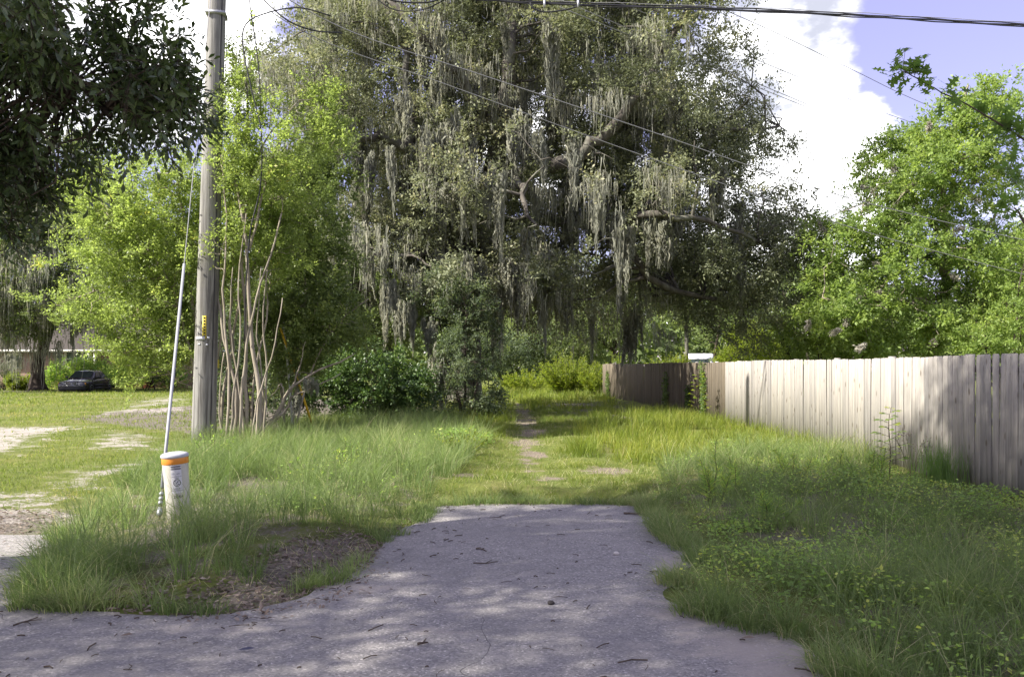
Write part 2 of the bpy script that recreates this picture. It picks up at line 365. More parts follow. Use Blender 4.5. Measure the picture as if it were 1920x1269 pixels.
def brick():
    m, w = mat('red brown brick'); tc = w.n('TexCoord'); b = w.n('TexBrick'); mp = w.n('Mapping'); w.set(mp, 'Vector', tc.outputs['Object']); mp.inputs['Rotation'].default_value = (R(90), 0, 0)
    w.set(b, 'Vector', mp.outputs[0]); b.inputs['Scale'].default_value = 4.4; w.set(b, 'Color1', (.25, .125, .095)); w.set(b, 'Color2', (.36, .22, .17)); w.set(b, 'Mortar', (.42, .38, .34)); b.inputs['Mortar Size'].default_value = .03
    out(w, pbsdf(w, b.outputs[0], .9, .1, 0., bump(w, b.outputs[1], -.4, .02))); return m
M['brick'] = brick()
M['shingle'] = plain('roof shingle', (.075, .066, .06), .9, .1, vary=.35, scale=9)
M['white_paint'] = plain('white trim paint', (.72, .70, .66), .6, .3)
M['house_glass'] = plain('window glass', (.10, .15, .11), .06, .6, vary=.3, scale=1.5)
M['door_red'] = plain('dark red door', (.10, .028, .022), .5)
M['car_paint'] = plain('charcoal car paint', (.030, .026, .027), .22, .5, vary=.15, Coat_Weight=.5)
M['car_clad'] = plain('dark plastic cladding', (.017, .017, .021), .5)
M['car_glass'] = plain('car glass', (.035, .045, .045), .05, .7)
M['chrome'] = plain('chrome', (.62, .62, .62), .15, .5, 1.)
M['lamp_glass'] = plain('headlamp glass', (.52, .52, .50), .12, .6)
M['amber'] = plain('amber lens', (.5, .22, .03), .2)
M['rubber'] = plain('tyre rubber', (.02, .02, .02), .85, .2)
M['alloy'] = plain('alloy rim', (.48, .48, .49), .35, .5, .7)
M['van_white'] = plain('white van paint', (.78, .78, .80), .3, .5)
def pedmat():
    m, w = mat('aged cream plastic'); tc = w.n('TexCoord'); n = w.noise(tc.outputs['Object'], 5., 6, .65); sp = w.n('SeparateXYZ'); w.set(sp, 0, tc.outputs['Object'])
    c = w.ramp(n, [(.3, (.40, .385, .325)), (.7, (.51, .495, .43))]); splash = w.math('MULTIPLY', w.mapr(sp.outputs[2], .34, .0), w.mapr(w.noise(tc.outputs['Object'], 14., 6, .7), .35, .65)); c = w.mix(w.math('MULTIPLY', splash, .8), c, (.19, .165, .125))
    mp = w.n('Mapping'); w.set(mp, 'Vector', tc.outputs['Object']); mp.inputs['Scale'].default_value = (1, 1, .08); st = w.noise(mp.outputs[0], 24., 4, .6); c = w.mix(w.math('MULTIPLY', w.mapr(st, .55, .75), .3), c, (.27, .255, .21))
    out(w, pbsdf(w, c, .6, .3)); return m
M['pedestal'] = pedmat()
M['cap_grey'] = plain('grey plastic cap', (.40, .41, .44), .5, .35)
M['orange'] = plain('orange band', (.62, .23, .028), .45, .4)
M['sticker'] = plain('faded sticker', (.56, .55, .57), .5, .4, vary=.05)
M['ink'] = plain('black ink', (.02, .02, .022), .6, .3)
M['galv'] = plain('galvanised metal', (.36, .37, .39), .45, .5, .6, vary=.2, scale=30)
M['rust'] = plain('rusty rod', (.16, .12, .10), .8, .3, .3, vary=.4, scale=30)
M['grey_pvc'] = plain('grey white guard plastic', (.27, .275, .295), .5, .4, vary=.14, scale=5)
M['yellow_pvc'] = plain('yellow guard plastic', (.62, .40, .03), .5, .4, vary=.2, scale=4)
M['white_pvc'] = plain('white pipe', (.52, .52, .47), .5, .4, vary=.2, scale=4)
M['yellow_tag'] = plain('yellow tag', (.50, .40, .04), .5)
M['alu'] = plain('aluminium tag', (.42, .43, .47), .4, .5, .3)
M['cable'] = plain('black cable jacket', (.018, .018, .020), .5, .4)
M['wire'] = plain('weathered wire', (.24, .24, .24), .55, .4, 0.)
M['iron'] = plain('black iron', (.02, .02, .022), .5)
M['stone'] = plain('pale stone', (.52, .48, .43), .9, .2, vary=.2, scale=40, bmp=.4)
M['pebble'] = plain('grit', (.05, .045, .042), .9, .2, vary=.5, scale=3)
M['blue_scrap'] = plain('navy scrap', (.02, .022, .06), .5)
# ------------------------------------------------------------------ the setting: ground and road
def gp(lst): return np.array([G(*p) for p in lst])
def wobble(poly, amp, step, seed):
    outp = []; q = np.roll(poly, -1, 0)
    for a, b in zip(poly, q):
        n = max(1, int(np.linalg.norm(b-a)/step))
        for i in range(n): outp.append(a+(b-a)*i/n)
    outp = np.array(outp)
    off = np.stack([snoise(outp, .7, seed)+.6*snoise(outp, .22, seed+1)+.35*snoise(outp, .08, seed+5), snoise(outp, .7, seed+2)+.6*snoise(outp, .22, seed+3)+.35*snoise(outp, .08, seed+6)], 1)
    return outp+off*amp
ROAD = np.concatenate([np.array([[2.3, 3.3], [3.6, 2.0], [9, .6], [16, 0], [16, -7], [-18, -7], [-18, 9.4], [-8, 8.8]]),
    gp([(0, 1002), (125, 1000), (120, 1015), (92, 1060), (45, 1118), (60, 1136), (150, 1140), (290, 1154), (420, 1152), (560, 1119), (655, 1080), (700, 1030), (735, 1012), (790, 968), (822, 947),
        (1000, 944), (1206, 946), (1240, 985), (1255, 1010), (1302, 1050), (1265, 1080), (1255, 1110), (1300, 1150), (1380, 1170), (1460, 1190), (1530, 1220), (1570, 1269)])])
ROADW = wobble(ROAD, .05, .08, 5)
TRAIL = np.array([(1.2, 9.5), (.6, 11.5), (.25, 14), (.3, 17), (.42, 20), (.35, 24), (.45, 28), (.3, 32), (.2, 38), (-.6, 46), (-3, 60)])
GRAVEL = [gp(l) for l in ([(185, 785), (275, 752), (335, 744), (352, 752), (300, 762), (260, 778)], [(255, 775), (330, 768), (352, 752), (350, 775), (262, 785)],
    [(-300, 800), (60, 806), (170, 806), (90, 822), (60, 845), (0, 865), (-300, 900)], [(165, 850), (215, 815), (282, 822), (285, 848), (230, 852)],
    [(115, 915), (190, 890), (290, 868), (285, 885), (215, 905), (160, 925)], [(-300, 925), (30, 930), (100, 940), (110, 975), (-300, 985)])]
DUFF = [gp(l) for l in ([(425, 1152), (560, 1120), (690, 1070), (735, 1010), (660, 1004), (560, 1020), (450, 1068), (400, 1108), (330, 1152)], [(-200, 962), (135, 965), (132, 1003), (-200, 1005)])]
DUFF += [np.array([[-7.5, 20], [-1.2, 20.5], [-.8, 27], [-3, 40], [-12, 44], [-14, 26]]), np.array([[1.2, 25], [5.6, 25], [5.4, 33], [2.5, 37], [1.0, 33]]), np.array([[-36, 52], [-26, 52], [-26, 58], [-38, 58]])]
VERGE = [gp([(62, 1122), (125, 1008), (240, 905), (370, 848), (560, 803), (800, 792), (850, 900), (785, 962), (640, 1003), (425, 1085), (200, 1134)]), np.array([[1.7, 10.2], [2.2, 6.5], [1.9, 4.5], [3, 2.8], [6, 2.4], [6, 12], [3, 13]])]
BARE = [(1140, 892, .45, .6), (1000, 856, .28, .7), (985, 836, .34, 1.2), (1000, 815, .4, 1.4), (988, 795, .5, 2.2), (975, 776, .5, 2.5), (870, 900, .3, .35), (1030, 905, .25, .35)]
def bare_d(p):
    d = np.full(len(p), 9.)
    for (px, py, rx, ry) in BARE: c = G(px, py); d = np.minimum(d, np.hypot((p[:, 0]-c[0])/rx, (p[:, 1]-c[1])/ry))
    return d
def soft(p, poly, s): 
    d, _ = seg_dist(p, poly); return np.where(in_poly(p, poly), .5+d/s, .5-d/s).clip(0, 1)
def road_d(p):
    d, _ = seg_dist(p, ROAD); return np.where(in_poly(p, ROAD), -d, d)
def H(p):
    p = np.asarray(p, float); q = p.reshape(-1, 2); d = road_d(q)
    k = sstep(d, .02, 1.1); td, _ = seg_dist(q, TRAIL, False)
    h = -.012+k*(.055+.035*snoise(q, 3.2, 11)+.02*snoise(q, 1.0, 12))
    h += k*.05*sstep(td, .25, .8)*(q[:, 1] > 8)
    return h.reshape(p.shape[:-1])
def build_ground():
    xs = np.concatenate([-np.geomspace(400, 14, 40)[:-1], np.arange(-14, 11, .25), np.geomspace(11, 400, 40)])
    ys = np.concatenate([-np.geomspace(200, 3, 12)[:-1], np.arange(-3, 30, .25), np.geomspace(30, 900, 70)])
    X, Y = np.meshgrid(xs, ys); p = np.stack([X.ravel(), Y.ravel()], 1)
    z = np.full(len(p), .04); m = (np.abs(p[:, 0]) < 60) & (p[:, 1] < 120) & (p[:, 1] > -8); z[m] = H(p[m])
    gr = np.zeros(len(p)); du = np.zeros(len(p)); pa = np.zeros(len(p)); pm = p[m]
    for g in GRAVEL: gr[m] = np.maximum(gr[m], soft(pm, g, 1.6)*.9)
    for g in DUFF: du[m] = np.maximum(du[m], soft(pm, g, 1.0))
    for g in VERGE: du[m] = np.maximum(du[m], soft(pm, g, 1.2)*.6)
    td, _ = seg_dist(pm, TRAIL, False); pa[m] = np.clip(1-td/.42, 0, 1)*.72*sstep(pm[:, 1], 9.5, 13)
    for (px, py, rx, ry) in BARE:
        c = G(px, py); dd = np.hypot((pm[:, 0]-c[0])/rx, (pm[:, 1]-c[1])/ry); pa[m] = np.maximum(pa[m], np.clip(1.25-dd*.75, 0, 1))
    nx, ny = len(xs), len(ys); i, j = np.meshgrid(np.arange(nx-1), np.arange(ny-1)); b = (j*nx+i).ravel()
    F = np.stack([b, b+1, b+nx+1, b+nx], 1)
    me = raw_mesh('ground', np.column_stack([p, z]), [F], M['ground'], {'gravel': gr, 'duff': du, 'path': pa}, True)
    tag(link('ground', me), 'grassy ground with patches of gravel, bare sand and leaf litter', kind='structure')
build_ground()
def build_road():
    s = .09; xs = np.arange(-18.2, 16.2, s); ys = np.arange(-7.2, 10.7, s)
    xs = np.concatenate([np.arange(-18.2, -6.5, .5), np.arange(-6.5, 4.6, s), np.arange(4.6, 16.5, .5)]); ys = np.concatenate([np.arange(-7.4, 2.6, .4), np.arange(2.6, 10.8, s)])
    X, Y = np.meshgrid(xs, ys); p = np.stack([X.ravel(), Y.ravel()], 1); ins = in_poly(p, ROADW); d, near = seg_dist(p, ROADW)
    nx, ny = len(xs), len(ys); i, j = np.meshgrid(np.arange(nx-1), np.arange(ny-1)); b = (j*nx+i).ravel(); F = np.stack([b, b+1, b+nx+1, b+nx], 1)
    F = F[ins[F].any(1)]; p = np.where(ins[:, None], p, near); used = np.unique(F); idx = np.zeros(len(p), int); idx[used] = np.arange(len(used)); F = idx[F]
    p = p[used]; e = np.where(ins[used], d[used], 0.)
    edge = np.clip(1-e/.30, 0, 1)*.62
    # sand washed onto the right-hand edge and the mouth of the drive
    for (px, py, rx, ry, a) in ((1280, 1055, .35, .5, 1.), (1330, 1150, .7, .5, .9), (1480, 1215, .9, .6, 1.), (1540, 1262, .8, .5, 1.), (1290, 950, .9, .3, .6), (660, 1100, .6, .35, .7), (420, 1190, .9, .3, .55), (830, 1185, .4, .15, .7), (1200, 1225, .5, .3, .5), (100, 1050, .35, .4, .6)):
        c = G(px, py); edge = np.maximum(edge, a*np.exp(-((p[:, 0]-c[0])/rx)**2-((p[:, 1]-c[1])/ry)**2))
    z = .006+.004*snoise(p, 2.5, 30); z = np.where(e == 0, -.008, z)
    me = raw_mesh('road', np.column_stack([p, z]), [F], M['asphalt'], {'edge': edge}, True)
    tag(link('road', me), 'worn grey asphalt drive with sandy crumbling edges', kind='structure')
build_road()
# ------------------------------------------------------------------ plants
def blades(root, h, w, lean_dir, lean, segs=3):
    """curved tapering blades; root (N,3), lean_dir angle, lean = tip reach / height"""
    N = len(root); t = np.linspace(0, 1, segs+1)[None, :]
    dx = np.cos(lean_dir)[:, None]; dy = np.sin(lean_dir)[:, None]
    reach = (lean*h)[:, None]*t**1.9; z = h[:, None]*(t-.42*np.clip(lean, 0, 1.4)[:, None]*t**2.6)
    C = np.stack([root[:, 0:1]+dx*reach, root[:, 1:2]+dy*reach, root[:, 2:3]+z], -1)
    tw = rng.uniform(0, np.pi, N)[:, None]; sx = np.stack([np.cos(tw), np.sin(tw), np.zeros_like(tw)], -1)
    wd = (w[:, None]*(1-t**1.5)*.5)[..., None]
    Lf = C-sx*wd; Rt = C+sx*wd
    V = np.concatenate([np.stack([Lf[:, :-1], Rt[:, :-1]], 2).reshape(N, -1, 3), C[:, -1:]], 1); k = 2*segs+1
    q = np.array([[2*i, 2*i+1, 2*i+3, 2*i+2] for i in range(segs-1)]).reshape(-1, 4); tr = np.array([[2*segs-2, 2*segs-1, 2*segs]])
    b = (np.arange(N)*k)[:, None, None]
    return V.reshape(-1, 3), (q[None]+b).reshape(-1, 4), (tr[None]+b).reshape(-1, 3), k
def scatter(poly, n):
    lo, hi = poly.min(0), poly.max(0); outp = []
    area = 0.; tot = 0
    while tot < n:
        p = rng.uniform(lo, hi, (max(2000, n*2), 2)); p = p[in_poly(p, poly)]; outp.append(p); tot += len(p)
    return np.concatenate(outp)[:n]
def poly_area(p): q = np.roll(p, -1, 0); return abs((p[:, 0]*q[:, 1]-q[:, 0]*p[:, 1]).sum())/2
def grass(name, label, zones, material, segs=3):
    """zones: (polygon, tussocks per m2, blades each, height lo, hi, width, spread, lean)"""
    mb = MB()
    for poly, dens, nb, h0, h1, w, spread, lean in zones:
        n = int(poly_area(poly)*dens); c = scatter(poly, n); c = c[road_d(c) > -.02]
        keep = rng.uniform(size=len(c)) < np.clip(.8+.45*snoise(c, 1.3, 41), .35, 1); c = c[keep]
        if not len(c): continue
        td, _ = seg_dist(c, TRAIL, False); c = c[bare_d(c) > rng.uniform(.55, 1.1, len(c))]; td, _ = seg_dist(c, TRAIL, False); c = c[(td > .16) | (c[:, 1] < 9.5) | (rng.uniform(size=len(c)) < .1)]
        pc = c-np.array([-3.40, 8.25]); c = c[((pc[:, 0]/.30)**2+(pc[:, 1]/.75)**2 > 1)]
        hh = rng.uniform(h0, h1, len(c))*np.clip(1+.35*snoise(c, 1.6, 42), .5, 1.4); hh = hh*np.where(c[:, 1] < 12.6, .22+.78*sstep(5.95-c[:, 0], .1, 1.9), 1.); tone = np.clip(.45+.3*snoise(c, 1.1, 43)+rng.normal(0, .1, len(c)), 0, .9)
        N = len(c)*nb; ci = np.repeat(np.arange(len(c)), nb); ang = rng.uniform(0, 2*np.pi, N); rr = spread*np.sqrt(rng.uniform(0, 1, N))
        xy = c[ci]+np.stack([np.cos(ang), np.sin(ang)], 1)*rr[:, None]
        root = np.column_stack([xy, H(xy)-.01]); h = hh[ci]*rng.uniform(.45, 1.12, N)
        wind = .35; ld = ang+rng.normal(0, .7, N)
        le = np.clip(lean*rng.gamma(3., .33, N), .02, 1.8)
        V, q, t, k = blades(root, h, w*rng.uniform(.6, 1.3, N), ld, le, segs)
        rnd = np.clip(tone[ci]+rng.normal(0, .17, N), 0, 1); rnd = np.where(rng.uniform(size=N) < .05, rng.uniform(.9, 1, N), rnd*.92)
        mb.add(V, q, t, a=np.repeat(rnd, k))
    o = mb.build(name, material, None, True, 'rnd'); return tag(o, label, 'grass', kind='stuff')

def resample_env(env, n, gap=None, seed=0, zmin=None, shell=2.0):
    """points spread through a union of ellipsoids (centre, radii), thinned into clumps"""
    C = np.array([e[0] for e in env]); Rr = np.array([e[1] for e in env]); wt = np.array([np.prod(e[1])**.75 for e in env]); wt /= wt.sum(); res = []; tot = 0
    while tot < n:
        k = rng.choice(len(env), n*2, p=wt); u = nrm(rng.normal(size=(n*2, 3)))*rng.uniform(0, 1, (n*2, 1))**(1/shell)
        p = C[k]+u*Rr[k]
        if gap: p = p[snoise(p, gap[0], seed) > rng.normal(gap[1], .25, len(p))]
        if zmin is not None: p = p[p[:, 2] > zmin]
        res.append(p); tot += len(p)
    return np.concatenate(res)[:n]
def nearest(A, B, pen=.6):
    idx = np.zeros(len(A), int)
    for i in range(0, len(A), 400):
        a = A[i:i+400]; d = np.linalg.norm(a[:, None]-B[None], axis=2)+pen*np.maximum(0, B[None, :, 2]-a[:, None, 2]); idx[i:i+400] = d.argmin(1)
    return idx
def bez(p0, p1, lift, jit, n):
    L = np.linalg.norm(p1-p0, axis=1)[:, None, None]; t = np.linspace(0, 1, n)[None, :, None]
    j = rng.normal(size=(len(p0), n, 3))*jit*L; j[:, 0] = 0; j[:, -1] = 0
    c = p0[:, None]*(1-t)+p1[:, None]*t+np.array([0, 0, 1.])*(lift*L*4*t*(1-t))
    return c+j
def leaf_sprays(C, cen, k, m, cr, L, W, shape, up=.1, out_w=.5, droop=.25, flat=.8, pinn=False):
    """k twigs from each cluster centre with m leaves along each; returns twigs and leaf arrays"""
    n = len(C); ci = np.repeat(np.arange(n), k); o = nrm(C-cen)[ci]
    d = nrm(o*out_w+rng.normal(size=(n*k, 3))*np.array([1, 1, flat])*.75+np.array([0, 0, up])); ln = cr*rng.uniform(.45, 1.1, n*k)
    t = (np.arange(m)[None]+rng.uniform(.3, 1, (n*k, m)))/m
    pos = C[ci][:, None]+d[:, None]*(ln[:, None]*t)[..., None]; pos[..., 2] -= droop*(ln[:, None]*t)**2/np.maximum(cr, .01)*.6
    N = n*k*m; pos = pos.reshape(-1, 3); dd = np.repeat(d, m, 0)
    side = nrm(np.cross(dd, rng.normal(size=(N, 3)))); ld = nrm(dd*.55+side*.8+np.array([0, 0, -.15])); nr = nrm(np.array([0, 0, 1.])+rng.normal(size=(N, 3))*.55)
    Ls = L*rng.uniform(.65, 1.2, N); Ws = W*rng.uniform(.7, 1.2, N)
    pos = pos+side*L*.15
    V, F, kk = leaves(pos, ld, nr, Ls, Ws, shape)
    tone = rng.uniform(0, 1, n); rnd = np.clip(.45*tone[np.repeat(ci, m)]+.55*rng.uniform(0, 1, N), 0, 1)
    tw = np.stack([C[ci], C[ci]+d*(ln*.5)[:, None]-np.array([0, 0, 1])*(droop*.15*ln)[:, None], C[ci]+d*ln[:, None]-np.array([0, 0, 1])*(droop*.6*ln**2/cr)[:, None]], 1)
    return V, F, np.repeat(rnd, kk), tw
def spaced(env, n, gap, seed, zmin, mind):
    """n points in the crown kept apart from each other"""
    p = resample_env(env, n*7, gap, seed, zmin, 2.6); keep = []
    for q in p:
        if len(keep) == 0 or ((np.array(keep)-q)**2).sum(1).min() > mind*mind: keep.append(q)
        if len(keep) == n: break
    return np.array(keep)
def bough_meshes(nv, K, rad, k, m, cr, L, W, shape, leaf, up, droop, out_w, flat, tall):
    outm = []
    for i in range(nv):
        C = nrm(rng.normal(size=(K, 3)))*rng.uniform(.15, 1, (K, 1))**.6*np.array([1, .8, tall])*rad
        V, F, rnd, _ = leaf_sprays(C, np.array([0, 0, -.6*rad]), k, m, cr, L, W, shape, up, out_w, droop, flat); outm.append(raw_mesh('bough_foliage', V, F, M[leaf], {'rnd': rnd}, True))
    return outm
def grow(name, label, cat, base, limbs, env, n2, n3, k, m, cr, L, W, shape='diamond', leaf='far_leaf', bark='dark_bark', gap=None, seed=0, zmin=None, up=.1, droop=.25,
         out_w=.5, flat=.8, tw=False, lift=.10, group=None, pen=.6, sides=9, shell=2.0, r2=1.0, bough=None, tall=.65):
    """limbs: list of (points, r0, r1) in world space. Parts: trunk, branches, crown and the leafy boughs (bough = how many, clusters each, radius)."""
    b = np.asarray(base, float); root = empty(name, b); tag(root, label, cat, group)
    mb = MB(); S = []; Sr = []
    for i, (pts, r0, r1) in enumerate(limbs):
        n = max(5, int(len(pts)*3.2)); c = spline(pts, n); t = np.linspace(0, 1, n); r = r0+(r1-r0)*t**.85
        ln = np.linalg.norm(np.diff(c, axis=0), axis=1).sum(); jt = rng.normal(size=c.shape)*min(.012*ln, r0*.4); jt[0] = 0; c = c+jt*(.18 if i == 0 else 1)
        if i == 0: r = r*(1+.55*np.exp(-t*n/1.3))
        mb.tube(c-b, r, sides); s0 = int(n*.35) if i == 0 else 1; S.append(c[s0:]); Sr.append(r[s0:])
    mb.build('trunk', M[bark], root, True)
    S = np.concatenate(S); Sr = np.concatenate(Sr); cen = np.mean([e[0] for e in env], 0); BP = None
    if bough:
        nb, K, rad = bough; BP = spaced(env, nb, gap, seed+1, zmin, rad*.62); ms = bough_meshes(6, K, rad, k, m, cr, L, W, shape, leaf, up, droop, out_w, flat, tall)
        for i, p in enumerate(BP):
            o = link('bough_foliage', ms[i % 6], root); o.location = p-b; o.rotation_euler = (rng.normal(0, .18), rng.normal(0, .18), rng.uniform(0, 6.28)); q = rng.uniform(.75, 1.2); o.scale = (q, q, q*rng.uniform(.85, 1.15))
    A = resample_env(env, n2, gap, seed, zmin, 2.6)
    if bough: A = np.concatenate([A, BP])
    i0 = nearest(A, S, pen); B2 = bez(S[i0], A, lift, .05, 6)
    ln = np.linalg.norm(A-S[i0], axis=1); r0 = np.minimum(Sr[i0]*.7, (.012*ln+.012)*r2); R2 = r0[:, None]*np.linspace(1, .3, 6)[None]
    mb = MB(); mb.tubes(B2-b, R2, 4)
    C = resample_env(env, n3, gap, seed, zmin, shell); Q = np.concatenate([B2[:, 1:].reshape(-1, 3), A]); Qr = np.concatenate([R2[:, 1:].ravel(), R2[:, -1]])
    i1 = nearest(C, Q, .3); B3 = bez(Q[i1], C, .06, .06, 4); R3 = np.minimum(Qr[i1], .011*r2)[:, None]*np.linspace(1, .4, 4)[None]; mb.tubes(B3-b, R3, 3)
    V, F, rnd, tws = leaf_sprays(C, cen, k, m, cr, L, W, shape, up, out_w, droop, flat)
    if tw: mb.tubes(tws-b, np.full(tws.shape[:2], .0035)*np.array([1.3, 1, .5]), 3)
    mb.build('branches', M[bark], root, True)
    c = MB(); c.add(V-b, *F, a=rnd); c.build('crown', M[leaf], root, True, 'rnd')
    return root, S, (C if BP is None else np.concatenate([C, BP, BP+rng.normal(size=BP.shape)*.5*bough[2], BP+rng.normal(size=BP.shape)*.5*bough[2]]))
def E(px, py, D, rx, ry, rd): return (P(px, py, D), np.array([rx*D/FPX, rd, ry*D/FPX]))

# -------- Spanish moss: hanks share a few meshes
def moss_mesh(i):
    """a tangle of tapering tails of unequal length"""
    r = np.random.default_rng(500+i); nt = r.integers(4, 8); n = 190; g = r.integers(0, nt, n); off = r.normal(0, .085, (nt, 2)); lt = r.uniform(.3, .8, nt); lt[0] = 1.; z0 = -.22*r.uniform(0, 1, nt)**1.5; z0[0] = 0
    sway = r.normal(0, .06, (nt, 2)); seg = 7; t = np.linspace(0, 1, seg+1); st = r.beta(.9, 2.2, n)*.8; ln = lt[g]*(1-st)*r.uniform(.35, 1., n)
    u = st[:, None]+(ln/lt[g])[:, None]*t                                # where along its tail each point sits
    sp = .085*(1-.85*u)*(.5+.9*np.sqrt(np.clip(u, 0, 1)))
    a = r.uniform(0, 6.28, n); q = np.abs(r.normal(0, .8, n)); pts = np.zeros((n, seg+1, 3))
    for d, f in ((0, np.cos(a)), (1, np.sin(a))): pts[..., d] = off[g, d][:, None]*(1-.3*u)+sway[g, d][:, None]*u**2+(f*q)[:, None]*sp+r.normal(0, .02, (n, seg+1))
    pts[..., 2] = z0[g][:, None]-u*lt[g][:, None]
    w = (.017*(1-.7*t**2))[None]*r.uniform(.5, 1.5, (n, 1)); tw = r.uniform(0, 3.14, (n, seg+1)); s = np.stack([np.cos(tw), np.sin(tw), np.zeros_like(tw)], -1)*w[..., None]
    V = np.stack([pts-s, pts+s], 2).reshape(n, -1, 3); k = np.array([[2*a, 2*a+1, 2*a+3, 2*a+2] for a in range(seg)]); F = (k[None]+(np.arange(n)*2*(seg+1))[:, None, None]).reshape(-1, 4)
    return raw_mesh('moss_hank', V.reshape(-1, 3), [F], M['moss'], {'rnd': np.repeat(np.clip(r.normal(.42, .25, n), 0, 1), 2*(seg+1))}, True)
MOSS = [moss_mesh(i) for i in range(14)]
def hang_moss(root, pts, length, width):
    b = np.array(root.location)
    for i, p in enumerate(pts):
        o = link('moss_hank', MOSS[i % 14], root); o.location = p-b; s = width[i]; o.scale = (s, s, length[i]); o.rotation_euler[2] = rng.uniform(0, 6.28)
def veil_mesh(i):
    r = np.random.default_rng(700+i); n = 26; k = 6; N = n*k; c = np.repeat(nrm(r.normal(size=(n, 3)))*np.array([.8, .8, .45])*r.uniform(.2, 1, (n, 1)), k, 0); p = c+r.normal(size=(N, 3))*np.array([.05, .05, .04]); t = np.linspace(0, 1, 4); Ls = .45*r.gamma(2.5, .4, N)
    pts = np.repeat(p[:, None], 4, 1); pts[..., 2] -= Ls[:, None]*t; pts[:, 1:, :2] += r.normal(0, .025, (N, 3, 2)); w = (.013*(1-.8*t))[None]*r.uniform(.6, 1.4, (N, 1)); tw = r.uniform(0, 3.14, (N, 1))+0*t; s = np.stack([np.cos(tw), np.sin(tw), 0*tw], -1)*w[..., None]
    V = np.stack([pts-s, pts+s], 2).reshape(-1, 3); q = np.array([[2*a, 2*a+1, 2*a+3, 2*a+2] for a in range(3)]); F = (q[None]+(np.arange(N)*8)[:, None, None]).reshape(-1, 4)
    return raw_mesh('moss_veil', V, [F], M['moss'], {'rnd': np.repeat(r.uniform(0, .9, N), 8)}, True)
VEIL = [veil_mesh(i) for i in range(7)]
def veils(root, C, n, sc):
    b = np.array(root.location)
    for i, j in enumerate(rng.choice(len(C), n, False)):
        o = link('moss_veil', VEIL[i % 7], root); o.location = C[j]-b; o.rotation_euler[2] = rng.uniform(0, 6.28); q = sc*rng.uniform(.8, 1.3); o.scale = (q, q, q)
def wisps(root, C, n, length, name='moss_wisps'):
    """loose grey wisps too many to count, through the whole crown"""
    b = np.array(root.location); i = rng.integers(0, len(C), n); p = C[i]+rng.normal(size=(n, 3))*.35; k = 5; N = n*k
    p = np.repeat(p, k, 0)+rng.normal(size=(N, 3))*np.array([.07, .07, .05]); t = np.linspace(0, 1, 4); Ls = length*rng.gamma(2.5, .4, N)
    pts = np.repeat(p[:, None], 4, 1); pts[..., 2] -= Ls[:, None]*t; pts[:, 1:, :2] += rng.normal(0, .03, (N, 3, 2))
    w = (.014*(1-.8*t))[None]*rng.uniform(.6, 1.4, (N, 1)); tw = rng.uniform(0, 3.14, (N, 1))+0*t; s = np.stack([np.cos(tw), np.sin(tw), 0*tw], -1)*w[..., None]
    V = np.stack([pts-s, pts+s], 2).reshape(-1, 3)-b; q = np.array([[2*a, 2*a+1, 2*a+3, 2*a+2] for a in range(3)]); F = (q[None]+(np.arange(N)*8)[:, None, None]).reshape(-1, 4)
    o = link(name, raw_mesh(name, V, [F], M['moss'], {'rnd': np.repeat(rng.uniform(0, .9, N), 8)}, True), root); o['kind'] = 'stuff'
def shrub(name, label, base, env, n3, k, m, cr, L, W, leaf, shape='diamond', cat='shrub', stems=7, bark='dark_bark', gap=(1.0, -.25), seed=1, up=.25, droop=.1, group=None, n2=None, zmin=.1, shell=3., flat=.9):
    b = np.array([base[0], base[1], float(H(np.array([[base[0], base[1]]]))[0])]); top = max(e[0][2] for e in env); limbs = []
    for i in range(stems):
        a = 6.28*i/stems+rng.uniform(-.3, .3); e = env[i % len(env)]; tip = e[0]+np.array([math.cos(a)*e[1][0], math.sin(a)*e[1][1], e[1][2]*rng.uniform(-.1, .5)])*.55
        r = .028+.012*top/2; f = b+np.array([math.cos(a)*.12, math.sin(a)*.12, -.05]); limbs.append(([f, f*.5+tip*.5+np.array([0, 0, .15]), tip], r, r*.35))
    return grow(name, label, cat, b, limbs, env, n2 or n3//5, n3, k, m, cr, L, W, shape, leaf, bark, gap, seed, zmin, up, droop, .6, flat, False, .08, group, .6, 5, shell)
# ------------------------------------------------------------------ trees
def L(*pts): return [P(*p) for p in pts]
